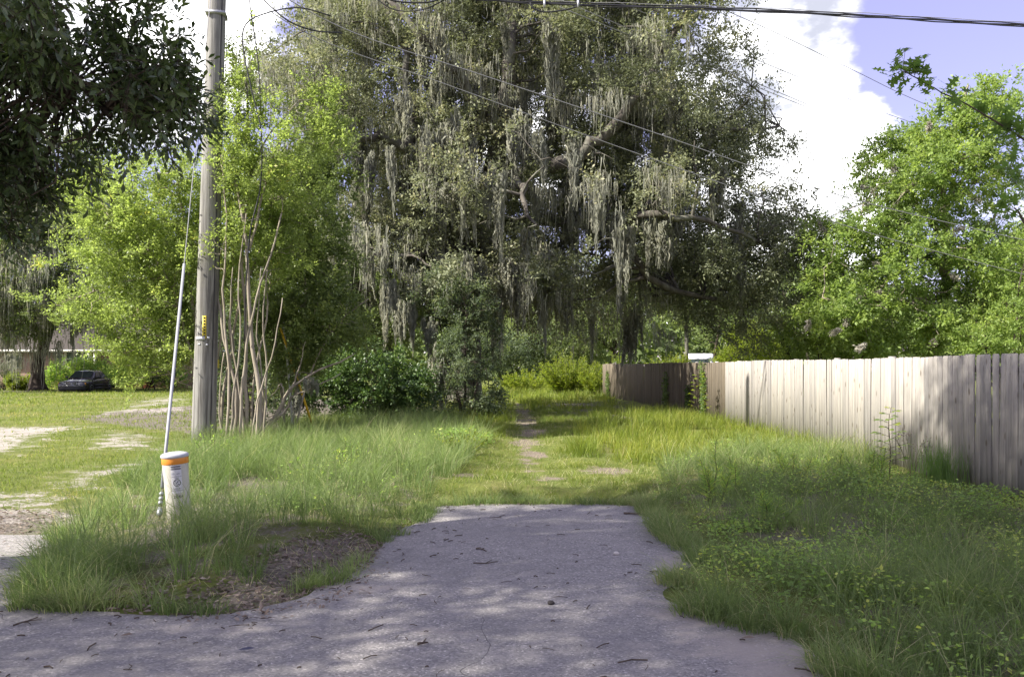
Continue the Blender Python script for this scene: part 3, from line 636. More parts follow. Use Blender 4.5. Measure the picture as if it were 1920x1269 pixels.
# the great live oak
def big_oak():
    base = P(872, 763, 35); base[2] = .0
    limbs = [(np.array([base+[0, 0, -.1], *L((874, 690, 35), (882, 600, 35), (896, 480, 34), (906, 390, 33), (932, 290, 31), (948, 190, 29.5), (958, 70, 29.5), (972, -90, 35), (985, -230, 35))]), .66, .10),
        (L((908, 385, 33), (985, 328, 30), (1075, 300, 28.8), (1150, 240, 28.4), (1215, 150, 28.2), (1260, 75, 28.2), (1335, -60, 28.5)), .32, .09),
        (L((985, 328, 34), (1090, 318, 36), (1180, 330, 38), (1290, 300, 39), (1390, 220, 39.5)), .30, .06),
        (L((920, 430, 35), (1010, 410, 33), (1110, 425, 31), (1180, 480, 30), (1260, 540, 31), (1400, 575, 32)), .33, .06),
        (L((932, 285, 31), (890, 190, 29), (830, 110, 28), (760, 40, 27.6), (700, -40, 28)), .24, .06),
        (L((908, 400, 35), (850, 350, 32), (775, 290, 29), (690, 255, 28), (610, 270, 28)), .36, .06),
        (L((775, 300, 29), (770, 200, 29), (755, 90, 29), (700, -60, 30)), .22, .05),
        (L((912, 430, 35), (850, 430, 37), (740, 420, 38), (620, 330, 39), (540, 220, 39.5)), .34, .05),
        (L((930, 470, 35), (880, 470, 31), (800, 470, 28), (710, 480, 27)), .26, .05),
        (L((950, 190, 35), (905, 80, 36), (880, -20, 37), (800, -150, 38)), .26, .05),
        (L((952, 170, 35), (1040, 80, 37), (1100, -20, 38), (1150, -150, 38)), .26, .05),
        (L((1150, 240, 33), (1260, 220, 31), (1380, 250, 31), (1460, 240, 32)), .18, .04),
        (L((1110, 425, 31), (1230, 400, 29), (1340, 420, 29), (1450, 470, 31)), .18, .04),
        (L((940, 300, 35), (960, 330, 30), (980, 360, 27), (1000, 420, 25.5)), .26, .04)]
    env = [E(950, 60, 33.5, 400, 260, 7), E(745, 250, 32, 230, 250, 6.5), E(1190, 130, 33, 270, 260, 6.5), E(1330, 420, 34, 160, 190, 6), E(1000, 400, 31, 330, 150, 6.5),
           E(700, 450, 29, 130, 120, 3.5), E(960, -200, 34, 420, 210, 7.5), E(1395, 540, 33, 120, 100, 4), E(1130, 530, 32, 260, 90, 5), E(1250, 300, 32, 220, 200, 5), E(1420, 380, 33, 90, 120, 4), E(1440, 470, 32.5, 75, 130, 3.5), E(1400, 250, 34, 95, 80, 4), E(880, 520, 29, 200, 70, 3.5), E(600, 120, 33, 130, 190, 5)]
    root, S, C = grow('live_oak', 'huge live oak draped in grey moss, standing behind the grassy trail', 'tree', base, limbs, env, 200, 1300, 9, 10, .85, .128, .066, bough=(292, 22, 1.5),
                      leaf='oak_leaf', bark='oak_bark', gap=(2.1, -.65), seed=4, up=.0, droop=.3, sides=12, r2=1.5, shell=2.4)
    # moss: hanks under the limbs and clusters
    D = C[:, 1]; px = 960+FPX*C[:, 0]/D; py = HOR-FPX*(C[:, 2]-CAMZ)/D
    wgt = np.exp(-((px-870)/290)**2)*np.exp(-((py-330)/220)**2)*np.exp(-np.clip(D-29, 0, 20)/4.)+1e-6
    i = rng.choice(len(C), 245, False, wgt/wgt.sum()); pts = C[i]; ln = np.clip(rng.gamma(4., .5, 245), .6, 4.2); ln = np.minimum(ln, pts[:, 2]-1.6); ok = ln > .4; pts, ln = pts[ok], ln[ok]
    # the long beards of the lower fringe that one can pick out singly
    beards = [(655, 480, 26.5, 130), (690, 470, 26, 90), (722, 520, 25.5, 140), (738, 520, 26, 130), (752, 560, 25.5, 95), (775, 555, 26, 110), (700, 500, 27, 110), (820, 640, 25.5, 140), (832, 660, 25.6, 110), (880, 470, 26, 120), (865, 480, 27, 110), (905, 480, 27, 95), (947, 480, 27, 100), (985, 490, 27, 140), (975, 500, 27.5, 120), (1020, 470, 28, 195), (1035, 500, 28, 90), (1045, 510, 29, 110), (1062, 530, 29, 110), (1160, 390, 27, 190), (1172, 420, 28, 150), (1245, 350, 29, 150), (1125, 340, 27, 110), (1010, 240, 27, 120), (985, 200, 28, 130), (960, 215, 28, 120),
              (800, 230, 26, 150), (760, 170, 26, 110), (870, 280, 26, 170), (880, 300, 26, 160), (690, 280, 27, 120), (735, 270, 26, 140), (1190, 560, 33, 120), (1110, 560, 33, 120), (1250, 240, 29, 120), (670, 590, 27, 90), (805, 590, 26, 100), (920, 300, 27, 130), (845, 200, 27, 120), (1060, 150, 29, 130), (1095, 60, 30, 120), (1040, 60, 31, 110)]
    bp = np.array([P(*q[:3]) for q in beards]); bl = np.array([q[3]*q[2]/FPX for q in beards])
    wd = rng.uniform(.9, 1.8, len(pts)); hang_moss(root, np.concatenate([pts, bp]), np.concatenate([ln, bl*1.05]), np.concatenate([wd, rng.uniform(.9, 1.5, len(bp))]))
    near = C[(D < 34) & (px < 1250)]; veils(root, near, 170, 1.1); wisps(root, near, 2600, .4)
big_oak()
# the mossy oak in the yard beside the car
def yard_oak():
    b = P(72, 735, 56); b[2] = 0
    limbs = [(np.array([b+[0, 0, -.1], *L((71, 700, 56), (75, 668, 56), (88, 635, 56), (100, 570, 56), (95, 470, 56), (90, 380, 56))]), .48, .12), (L((82, 650, 56), (60, 600, 55), (20, 540, 54), (-60, 480, 54)), .26, .06),
             (L((100, 600, 56), (150, 540, 55), (200, 480, 55)), .25, .06), (L((100, 560, 56), (60, 480, 58), (20, 400, 59)), .2, .05), (L((95, 480, 56), (140, 420, 57), (170, 340, 57)), .16, .04)]
    env = [E(55, 520, 55, 130, 95, 5), E(130, 440, 56, 130, 130, 5), E(0, 420, 56, 120, 130, 5), E(80, 330, 57, 130, 90, 5), E(160, 550, 54, 70, 60, 3), E(20, 595, 53, 75, 48, 3), E(-40, 600, 53, 60, 50, 3)]
    root, S, C = grow('yard_oak', 'thick trunked oak with drooping moss shading the parked car', 'tree', b, limbs, env, 60, 350, 8, 9, 1.0, .20, .10, bough=(90, 9, 1.7), leaf='oak_leaf2', bark='dark_bark', gap=(2.2, -.2), seed=9, droop=.4, sides=10, r2=1.5)
    low = C[C[:, 1] < 57]; i = rng.choice(len(low), 60, False); hang_moss(root, low[i], np.minimum(rng.uniform(1., 2.6, 60), low[i][:, 2]-2.2).clip(.4), rng.uniform(1.2, 2., 60)); veils(root, low, 60, 2.)
yard_oak()
# the laurel oak whose low boughs hang into the picture; its trunk stands beside the drive out of frame
def near_oak():
    b = np.array([-8.6, 5.6, 0.])
    a = lambda *q: np.array(q, float)
    limbs = [([b+a(0, 0, -.1), a(-8.6, 5.6, 1.5), a(-8.5, 5.6, 3.2), a(-8.3, 5.6, 5.5), a(-8.2, 5.4, 8), a(-8.4, 5, 11), a(-8.3, 5, 14)], .42, .07),
             ([a(-8.5, 5.6, 3.4), a(-6.8, 6.0, 4.5), a(-5.2, 6.3, 4.6), a(-3.8, 6.2, 4.1), a(-2.9, 6.1, 3.5)], .15, .02), ([a(-6.8, 6.0, 4.5), a(-5.2, 5.6, 4.9), a(-3.6, 5.1, 4.4), a(-2.7, 5.0, 3.8)], .10, .015),
             ([a(-8.4, 5.6, 4.6), a(-6.6, 6.8, 5.6), a(-4.6, 8.2, 5.7), a(-3.2, 8.4, 5.4)], .13, .02), ([a(-8.3, 5.6, 5.5), a(-5, 5.6, 7.6), a(-2.6, 5.5, 8.6)], .14, .03), ([a(-8.3, 5.6, 6), a(-6, 7.5, 8.6), a(-4.8, 8.4, 10.2)], .14, .03),
             ([a(-8.2, 5.5, 6.5), a(-6, 2, 9), a(-5, -1, 10)], .14, .03), ([a(-8.2, 5.5, 7), a(-11, 4.5, 9.5), a(-13, 3, 11)], .15, .03), ([a(-8.2, 5.5, 7), a(-9, 7, 10), a(-9, 8.2, 12)], .13, .03), ([a(-8.4, 5, 9), a(-8, 2, 11.5), a(-8, -2, 13)], .12, .03)]
    env = [(a(-8.0, 3.5, 12), a(5.6, 4.4, 4.2)), (a(-5.4, 4.0, 8.8), a(3.6, 4.0, 2.2)), (a(-11, 2, 10), a(4, 4, 4)), (a(-8, -2, 11), a(5.5, 3.5, 4)), (a(-5.5, -4.5, 9), a(4.5, 3., 3.))]
    r1, S, C = grow('laurel_oak', 'dark laurel oak overhanging the drive with low glossy leaved boughs', 'tree', b, limbs, env, 60, 500, 7, 8, .75, .14, .055, bough=(265, 10, 1.25), leaf='laurel_leaf', bark='dark_bark', gap=(1.9, -.18), seed=14, up=.05, droop=.3, sides=10, shape='diamond')
    # the low boughs seen close up
    lo = [E(60, 130, 6.2, 150, 150, .9), E(190, 60, 6.0, 140, 110, .9), E(270, 170, 6.0, 95, 80, .5), E(60, 330, 6.3, 90, 110, .7), E(330, 190, 6.2, 55, 55, .3), E(170, 250, 6.4, 90, 70, .5), E(-60, 250, 6.2, 110, 170, .9), E(90, 20, 5.4, 200, 90, .7), E(15, 400, 6.4, 45, 45, .4)]
    C = resample_env(lo, 180, (.55, .02), 3, None, 2.2); Sl = np.concatenate([spline(l[0], 14)[4:] for l in limbs[1:4]]); i = nearest(C, Sl, .1); B = bez(Sl[i], C, .05, .04, 6)
    mb = MB(); mb.tubes(B-b, np.full((len(C), 6), 1.)*np.linspace(.011, .004, 6)[None], 5)
    V, F, rnd, tws = leaf_sprays(C, P(-200, -100, 6.5), 8, 11, .35, .082, .028, 'oval', -.1, .5, .35, .8)
    mb.tubes(tws-b, np.full(tws.shape[:2], .0024), 3); mb.build('low_branches', M['twig'], r1, True)
    c = MB(); c.add(V-b, *F, a=rnd); c.build('low_crown', M['laurel_leaf'], r1, True, 'rnd')
near_oak()
# crepe myrtles round the pole
def stems(lst, r=.044): return [(L(*s), r*f, r*f*.45) for s, f in lst]
grow('crepe_myrtle', 'tall crepe myrtle with bare pale stems just right of the utility pole', 'tree', np.array([-5.4, 17.3, 0.]),
     stems([(((482, 838, 17.2), (487, 740, 17.2), (473, 650, 17.3), (466, 540, 17.3), (460, 440, 17.4), (440, 330, 17.6)), 1.3), (((462, 815, 17.8), (462, 700, 17.8), (458, 560, 17.8), (455, 440, 17.8), (470, 320, 17.8), (462, 170, 17.8)), 1.), (((438, 832, 17.3), (444, 740, 17.3), (425, 650, 17.4), (410, 560, 17.6)), 1.1),
            (((412, 820, 18.2), (420, 730, 18.2), (436, 650, 18.2), (450, 560, 18.2), (500, 430, 18.4), (520, 300, 18.5)), .9), (((450, 815, 18.6), (445, 700, 18.6), (430, 620, 18.6), (440, 480, 18.6), (430, 300, 18.6)), .8), (((425, 828, 17.0), (430, 700, 17.1), (418, 560, 17.2), (425, 430, 17.3), (415, 300, 17.5)), .7), (((452, 835, 17.0), (455, 720, 17.0), (470, 600, 17.1), (500, 500, 17.2), (530, 400, 17.4)), .75), (((494, 826, 17.6), (500, 700, 17.6), (492, 600, 17.6), (505, 480, 17.8)), .6), (((470, 828, 18.3), (478, 700, 18.3), (500, 590, 18.3), (495, 470, 18.3)), .7), (((405, 815, 18.6), (404, 700, 18.6), (418, 600, 18.6), (405, 480, 18.6)), .7), (((444, 815, 18.9), (430, 720, 18.9), (410, 640, 18.9)), .6), (((432, 832, 16.9), (438, 740, 16.9), (450, 640, 17), (447, 520, 17.1), (462, 400, 17.2)), .55), (((474, 836, 16.9), (480, 760, 16.9), (512, 660, 17), (530, 560, 17.1)), .5), (((458, 830, 17.1), (448, 720, 17.1), (432, 620, 17.2), (436, 500, 17.3)), .5), (((488, 830, 17.3), (494, 730, 17.3), (482, 620, 17.3), (490, 500, 17.4)), .5), (((418, 826, 17.2), (412, 740, 17.2), (420, 660, 17.3)), .5), (((466, 470, 17.4), (480, 420, 17.4), (500, 330, 17.5), (540, 230, 17.6)), .7), (((470, 330, 17.8), (500, 260, 17.8), (560, 190, 17.8)), .6)]),
     [E(455, 320, 17.8, 45, 190, 1.1), E(540, 300, 17.8, 60, 120, 1.2), E(430, 470, 18.2, 50, 80, 1.0), E(520, 450, 18.4, 70, 90, 1.2), E(440, 170, 18, 16, 100, .4), E(478, 190, 18, 18, 80, .4), E(600, 240, 18, 50, 60, .8)], 50, 210, 8, 12, .42, .068, .036, bough=(72, 4, .40), tall=1.9, leaf='crepe_leaf', bark='crepe_bark', gap=(.8, -.02), seed=21, up=.6, droop=.0, lift=.02, tw=False, sides=7, zmin=2.6)
grow('crepe_myrtle', 'bright lime crepe myrtle spreading low over the lawn left of the pole', 'tree', np.array([-6.9, 18.6, 0.]),
     stems([(((398, 830, 18.6), (380, 700, 18.6), (360, 560, 18.6), (345, 420, 18.6), (330, 320, 18.6)), 1.1), (((385, 830, 18.4), (365, 700, 18.4), (330, 560, 18.4), (280, 470, 18.4), (230, 430, 18.4)), .9), (((392, 825, 19), (370, 650, 19), (300, 560, 19), (210, 540, 19), (140, 560, 19)), .8), (((390, 825, 19), (395, 600, 19), (385, 450, 19), (400, 340, 19)), .8)]),
     [E(310, 390, 18.6, 95, 110, 1.4), E(230, 470, 18.6, 95, 75, 1.3), E(300, 560, 18.8, 85, 80, 1.3), E(190, 580, 18.8, 85, 32, 1.1), E(370, 480, 19, 50, 120, 1.0), E(240, 650, 19, 70, 32, .9), E(265, 690, 19, 60, 24, .8), E(180, 380, 19, 60, 50, 1.), E(330, 620, 18.6, 45, 70, .8)], 60, 300, 8, 12, .44, .072, .038, bough=(115, 5, .58), tall=.7, leaf='crepe_leaf', bark='crepe_bark', gap=(.8, -.05), seed=22, up=.3, droop=.15, lift=.03, sides=7)
grow('crepe_myrtle', 'leaning crepe myrtle with red tipped shoots against the mossy oak', 'tree', np.array([-5.3, 20.4, 0.]),
     stems([(((545, 815, 20.4), (560, 700, 20.4), (575, 560, 20.4), (560, 430, 20.4), (590, 300, 20.4)), 1.), (((538, 815, 20.6), (520, 680, 20.6), (505, 540, 20.6), (530, 420, 20.6), (540, 340, 20.6)), .8), (((550, 812, 20), (590, 680, 20), (640, 600, 20), (690, 560, 20)), .6)]),
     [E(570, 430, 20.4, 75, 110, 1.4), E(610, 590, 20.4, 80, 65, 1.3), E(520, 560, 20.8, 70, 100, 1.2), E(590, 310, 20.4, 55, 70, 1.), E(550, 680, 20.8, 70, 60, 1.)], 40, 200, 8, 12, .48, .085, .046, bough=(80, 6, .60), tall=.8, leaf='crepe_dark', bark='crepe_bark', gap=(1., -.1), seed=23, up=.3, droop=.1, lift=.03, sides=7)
# shrubs and thicket in front of the oak
shrub('glossy_shrub', 'broad dark glossy shrub sprawling at the edge of the tall grass', P(700, 790, 24.5)[:2], [E(690, 720, 24.4, 95, 75, 1.6), E(760, 740, 24, 55, 55, 1.2), E(630, 740, 24.6, 60, 55, 1.2)], 420, 8, 9, .36, .095, .055, 'glossy_leaf', 'diamond', seed=31)
shrub('grey_shrub', 'upright grey green shrub beside the trail with moss caught on it', P(875, 780, 25.6)[:2], [E(870, 700, 25.6, 62, 85, 1.4), E(885, 600, 26, 60, 75, 1.5), E(915, 740, 25.4, 30, 45, .8), E(840, 560, 26.4, 60, 60, 1.3)], 430, 8, 10, .42, .085, .038, 'grey_leaf', seed=32)
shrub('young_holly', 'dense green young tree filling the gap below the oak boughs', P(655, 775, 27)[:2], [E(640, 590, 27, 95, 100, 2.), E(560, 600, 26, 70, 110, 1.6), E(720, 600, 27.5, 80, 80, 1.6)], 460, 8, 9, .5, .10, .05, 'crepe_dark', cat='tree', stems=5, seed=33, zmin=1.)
shrub('thicket_shrub', 'shadowed thicket shrub behind the pale crepe myrtle stems', P(470, 790, 24)[:2], [E(455, 740, 24, 70, 60, 1.4), E(520, 720, 24, 60, 70, 1.4), E(430, 660, 24.5, 70, 70, 1.4)], 300, 7, 9, .42, .095, .045, 'grey_leaf', seed=34)
shrub('glossy_shrub', 'dim shrub beyond the far clearing, left of the lime bush', P(945, 716, 68)[:2], [E(900, 650, 66, 60, 50, 3.), E(955, 665, 68, 60, 40, 3.), E(1010, 650, 70, 50, 50, 3.)], 300, 7, 8, .9, .2, .1, 'grey_leaf', seed=35)
shrub('shade_shrub', 'dim grey green undergrowth directly behind the lime feathery bush', P(1080, 716, 70)[:2], [E(1060, 650, 70, 70, 50, 3.), E(1120, 640, 72, 60, 50, 3.), E(1010, 620, 74, 60, 60, 3.)], 380, 7, 8, .9, .2, .1, 'oak_leaf2', seed=36)
# the pecan behind the fence
def pecan():
    b = np.array([14.6, 30., 0.])
    limbs = [([b, *L((1745, 660, 30), (1770, 560, 30), (1775, 460, 30), (1770, 360, 30), (1790, 250, 30), (1815, 160, 30))], .24, .04), (L((1775, 520, 30), (1720, 470, 29.4), (1690, 430, 29), (1620, 380, 28.6)), .11, .03), (L((1775, 450, 30), (1720, 380, 30.6), (1690, 310, 31)), .10, .03),
             (L((1770, 560, 30), (1690, 560, 29), (1600, 570, 28.5), (1540, 560, 28)), .11, .03), (L((1775, 500, 30), (1840, 440, 30), (1880, 380, 30)), .10, .03), (L((1770, 580, 30), (1830, 560, 31), (1890, 540, 32)), .1, .03), (L((1772, 380, 30), (1830, 300, 30.4), (1860, 220, 30.6)), .08, .02)]
    env = [E(1810, 240, 30, 75, 95, 1.8), E(1740, 340, 30, 110, 100, 2.4), E(1850, 360, 30, 55, 110, 1.8), E(1650, 370, 29.6, 80, 80, 1.8), E(1640, 480, 29.4, 115, 85, 2.3), E(1770, 490, 30, 130, 110, 2.6), E(1600, 590, 29, 100, 65, 2.), E(1740, 610, 29.6, 130, 60, 2.2), E(1860, 560, 30.4, 60, 90, 1.8), E(1560, 470, 29, 45, 60, 1.2), E(1545, 560, 29, 50, 60, 1.4), E(1690, 280, 30, 60, 60, 1.4)]
    root, S, C = grow('pecan_tree', 'bright green pecan tree dotted with pale webworm nests behind the fence', 'tree', b, limbs, env, 60, 330, 8, 11, .58, .135, .062, bough=(150, 7, .85), leaf='pecan_leaf', bark='crepe_bark', gap=(1.3, -.05), seed=41, up=.05, droop=.35, sides=8, lift=.06)
    spots = [(1665, 545, 27.4), (1625, 560, 27.4), (1750, 233, 28), (1805, 515, 27.4), (1830, 575, 28), (1560, 418, 28), (1685, 305, 28), (1620, 650, 27), (1520, 610, 27.3), (1840, 365, 28), (1580, 620, 27), (1730, 340, 27.6), (1645, 345, 28), (1770, 640, 27.4), (1815, 425, 27.8), (1600, 600, 27), (1850, 330, 28.4), (1665, 490, 27.3)]
    for i, s in enumerate(spots):       # silk nests round the branch ends
        p = P(*s)-b; r = np.random.default_rng(900+i); n = 200; sc = r.uniform(.25, .7); ax = nrm(np.array([r.normal(), r.normal(), -.8])); tt = r.uniform(0, 1, (n, 1)); u = ax*(tt-.5)*.75*sc+nrm(r.normal(size=(n, 3)))*(.05+.20*sc*tt)*r.uniform(.2, 1, (n, 1)); p = p+np.array([0, r.uniform(.2, .9), 0])
        V, F, k = leaves(p+u, nrm(r.normal(size=(n, 3))+np.array([.2, 0, -.5])), nrm(r.normal(size=(n, 3))), r.uniform(.05, .12, n), r.uniform(.03, .07, n))
        mb = MB(); mb.add(V, *F, a=np.repeat(r.uniform(0, 1, n), k)); mb.build('web_nest', M['web'], root, True, 'rnd')
pecan()
# lobed oak on the right whose twigs reach into the sky
def pin_oak():
    b = np.array([9.4, 8.6, 0.]); a = lambda *q: np.array(q, float)
    br = [P(1960, 290, 7.6), P(1890, 242, 7.5), P(1830, 205, 7.4), P(1770, 175, 7.3), P(1715, 145, 7.2), P(1690, 128, 7.2)]
    limbs = [([b, a(9.4, 8.6, 2), a(9.3, 8.5, 4.5), a(9.4, 8.6, 8)], .2, .05), ([a(9.35, 8.5, 3.), a(7.6, 8.1, 3.6), a(6.0, 7.8, 3.6), br[0]], .07, .016), (br, .010, .003), ([a(9.3, 8.5, 3.4), a(7, 8.4, 3.5), P(1960, 420, 8.2), P(1900, 395, 8.2)], .05, .006), ([a(9.3, 8.5, 5), a(7.6, 8.5, 6.5)], .08, .03), ([a(9.3, 8.5, 5), a(11, 9, 7)], .08, .03)]
    env = [(a(9.6, 8.6, 7), a(2.6, 2.6, 2.2)), (a(8.4, 8.2, 5), a(1.8, 1.8, 1.2))]
    r, S, C = grow('lobed_oak', 'oak bough with pointed lobed leaves reaching in from the picture edge', 'tree', b, limbs, env, 40, 130, 5, 5, .5, .15, .11, leaf='pin_leaf', bark='twig', shape='lobed', seed=51, gap=(1.2, -.1), sides=7)
    bb = spline(br, 40); anchors = [bb[38], bb[36], bb[33], bb[30], bb[35], bb[31], bb[12], bb[9], bb[6], bb[24]]
    anchors += [P(1905, 240, 7.5), P(1885, 255, 7.5), P(1910, 260, 7.5), P(1900, 310, 8), P(1905, 345, 8.1), P(1890, 400, 8.2), P(1910, 390, 8.2), P(1915, 330, 8)]
    V, F, rnd, tws = leaf_sprays(np.array(anchors), P(2100, 400, 7.4), 3, 3, .17, .115, .10, 'lobed', .25, .3, .1, .9)
    mb = MB(); mb.tubes(tws-b, np.full(tws.shape[:2], .0022), 3); mb.build('twig_sprays', M['twig'], r, True); c = MB(); c.add(V-b, *F, a=rnd); c.build('reaching_leaves', M['pin_leaf'], r, False, 'rnd')
pin_oak()
# bushes around the clearing and behind the fence
def plume(name, label, base, n, h, spread, leaf='lime_leaf', cat='bush', group=None, seed=0, fine=.012, nl=46, ll=.12):
    """many upright feathery shoots from one crown: broom-like bushes, fennel weeds"""
    b = np.array([base[0], base[1], float(H(np.array([[base[0], base[1]]]))[0])]); r = np.random.default_rng(seed); root = empty(name, b); tag(root, label, cat, group)
    a = r.uniform(0, 6.28, n); q = np.sqrt(r.uniform(0, 1, n)); hh = h*r.uniform(.55, 1., n)*(1-.35*q); f = np.stack([np.cos(a)*q*spread*.35, np.sin(a)*q*spread*.35, 0*a], 1); tip = np.stack([np.cos(a)*q*spread, np.sin(a)*q*spread, hh], 1)
    B = bez(f, tip, .03, .02, 5); mb = MB(); mb.tubes(B, np.linspace(.012, .003, 5)[None]*np.ones((n, 1))*max(1, h/1.2), 4); mb.build('stems', M['weed_stem'], root, True)
    t = r.uniform(.18, 1, (n, nl)); i = t*3.999; k = i.astype(int); fr = (i-k)[..., None]; rows = np.arange(n)[:, None]; pos = (B[rows, k]*(1-fr)+B[rows, k+1]*fr).reshape(-1, 3)
    ax = np.repeat(nrm(tip-f), nl, 0); N = n*nl; sd = nrm(np.cross(ax, r.normal(size=(N, 3)))); d = nrm(ax*.6+sd*.8); Ls = ll*r.uniform(.5, 1.2, N)*(1.25-.8*t.ravel())
    V, F, kk = leaves(pos, d, nrm(r.normal(size=(N, 3))+np.array([0, 0, .6])), Ls, np.full(N, fine)*r.uniform(.7, 1.3, N)); c = MB(); c.add(V, *F, a=np.repeat(r.uniform(0, 1, N), kk)); c.build('foliage', M[leaf], root, True, 'rnd'); return root
plume('broom_bush', 'tall lime green feathery bush glowing in the far clearing', P(1065, 724, 50)[:2], 130, 2.8, 2.1, nl=60, fine=.05, ll=.34, seed=1)
plume('broom_bush', 'lower lime bush between the tall feathery one and the fence end', P(1125, 728, 48)[:2], 70, 2.1, 1.5, nl=50, fine=.05, ll=.3, seed=2)
plume('broom_bush', 'small pale green bush at the far end of the trail', P(985, 726, 55)[:2], 70, 1.7, 2.2, nl=46, fine=.06, ll=.3, seed=3)
plume('young_pine', 'pointed bright sapling standing just past the fence end', P(1152, 726, 56)[:2], 26, 3.1, .7, nl=60, fine=.05, ll=.35, seed=4, cat='sapling')
plume('young_pine', 'lime sapling peeping over the darkest stretch of fence', P(1240, 720, 55)[:2], 60, 3.0, 1.3, nl=60, fine=.06, ll=.38, seed=5, cat='sapling')
plume('young_pine', 'thin lime sapling peeping over the fence left of the white van', P(1279, 720, 54)[:2], 30, 3.1, .7, nl=60, fine=.06, ll=.36, seed=6, cat='sapling')
shrub('lime_shrub', 'lime yellow shrub rising over the fence where its shade ends', P(1405, 740, 54)[:2], [E(1405, 648, 54, 45, 38, 1.6), E(1440, 665, 54, 38, 25, 1.3), E(1365, 670, 54, 28, 18, .9)], 240, 7, 9, .55, .14, .07, 'lime_leaf', seed=61, zmin=.6)
shrub('hedge_shrub', 'mid green bushy growth over the fence below the pecan', P(1540, 750, 32)[:2], [E(1500, 640, 32, 65, 45, 1.5), E(1570, 640, 32, 60, 40, 1.5), E(1640, 645, 31, 60, 35, 1.4)], 330, 7, 9, .45, .10, .05, 'pecan_leaf', seed=62, zmin=1.)
shrub('hedge_shrub', 'tangled shrub at the picture edge behind the near fence', P(1900, 760, 27)[:2], [E(1880, 610, 27, 60, 70, 1.6), E(1930, 540, 27, 50, 110, 1.6), E(1830, 645, 27, 50, 35, 1.)], 300, 7, 9, .45, .10, .05, 'pecan_leaf', seed=63, zmin=1.)
# trees farther off
def far_tree(name, label, px, D, top, wpx, low, leaf='far_leaf', seed=0, n3=420, bark='dark_bark', group=None, k=7, m=8, trunk=.22, lf=.21):
    x = (px-960)*D/FPX; h = CAMZ+(HOR-top)*D/FPX; w = wpx*D/FPX; lo = CAMZ+(HOR-low)*D/FPX; b = np.array([x, D, 0.]); r = np.random.default_rng(seed); cz = (h+lo)/2; rz = (h-lo)/2
    limbs = [([b, b+[r.normal()*.1*w, 0, lo*.6], b+[r.normal()*.12*w, 0, cz], b+[r.normal()*.1*w, 0, h*.93]], trunk*h/12, .05)]
    for i in range(6):
        a = 6.28*i/6+r.uniform(0, 1); z0 = lo+rz*r.uniform(-.1, 1.1); limbs.append(([b+[0, 0, z0], b+[math.cos(a)*w*.5, math.sin(a)*w*.5, z0+rz*.35], b+[math.cos(a)*w*.85, math.sin(a)*w*.85, z0+rz*.5]], .09*h/12, .03))
    env = [(b+[0, 0, cz], np.array([w*.75, w*.75, rz]))]+[(b+[r.uniform(-.6, .6)*w, r.uniform(-.5, .5)*w, cz+r.uniform(-.7, .7)*rz], np.array([w*.5, w*.5, rz*.42])) for i in range(6)]
    return grow(name, label, 'tree', b, limbs, env, n3//14, n3//3, k, m, .09*(w+rz)+.35, lf, lf*.5, bough=(48, 7, .28*w+.35), leaf=leaf, bark=bark, gap=(max(1.6, w*.4), -.1), seed=seed, group=group, sides=6, r2=1.4)
far_tree('broad_tree', 'tall dark tree behind the brick house roof', 250, 74, 230, 130, 640, seed=71, n3=600)
far_tree('broad_tree', 'soft green tree behind the house left of the utility pole', 340, 68, 330, 110, 650, seed=72, leaf='far_leaf', n3=500)
far_tree('broad_tree', 'leafy tree behind the crepe myrtle stems and thicket', 470, 46, 300, 130, 690, seed=73, n3=560, leaf='oak_leaf2')
far_tree('broad_tree', 'pale trunked tree beyond the fence, hung with grey moss', 1285, 58, 440, 90, 610, seed=74, n3=420, leaf='oak_leaf2', bark='oak_bark')
far_tree('broad_tree', 'sunlit tree in the distance behind the white van', 1350, 80, 480, 110, 660, seed=75, n3=460, leaf='far_leaf')
far_tree('broad_tree', 'shady tree beyond the clearing right of the trail', 1150, 70, 470, 110, 670, seed=76, n3=460, leaf='oak_leaf2')
far_tree('broad_tree', 'dim tree standing far down the trail behind the oak', 1020, 84, 440, 130, 690, seed=77, n3=460, leaf='oak_leaf2')
far_tree('broad_tree', 'green tree far behind the pecan at the picture edge', 1930, 52, 420, 90, 650, seed=78, n3=420, leaf='far_leaf')
far_tree('broad_tree', 'hazy tree rising behind the pecan and the oak edge', 1510, 62, 480, 80, 640, seed=79, n3=420, leaf='far_leaf')
far_tree('broad_tree', 'large tree at the left picture edge behind the yard oak', -60, 80, 260, 170, 650, seed=80, n3=520, leaf='far_leaf')
def far_woods():
    mb = MB(); r = np.random.default_rng(5); n = 60000; x = r.uniform(-110, 130, n); y = r.uniform(96, 125, n); top = 9+3.5*snoise(np.stack([x, y], 1), 14., 88)+1.5*snoise(np.stack([x, y], 1), 4., 89); z = top*r.uniform(0, 1, n)**.7
    keep = snoise(np.stack([x, y, z], 1), 3.2, 90) > -.8; p = np.stack([x, y, z], 1)[keep]; N = len(p)
    V, F, k = leaves(p, nrm(r.normal(size=(N, 3))), nrm(r.normal(size=(N, 3))+np.array([0, -.4, .7])), r.uniform(.8, 1.6, N), r.uniform(.5, .9, N)); mb.add(V, *F, a=np.repeat(np.clip(.5+.3*snoise(p, 4., 91)+r.normal(0, .15, N), 0, 1), k))
    tag(mb.build('far_woods', M['far_leaf'], None, True, 'rnd'), 'distant belt of green woodland closing the view', 'woods', kind='stuff')
far_woods()
# ------------------------------------------------------------------ built things
def disc_prism(mb, c, r, z0, z1, n=20, r1=None):
    an = np.arange(n)*2*np.pi/n; r1 = r if r1 is None else r1
    mb.loft([np.column_stack([c[0]+q*np.cos(an), c[1]+q*np.sin(an), np.full(n, z)]) for q, z in ((r, z0), (r1, z1))]); return mb
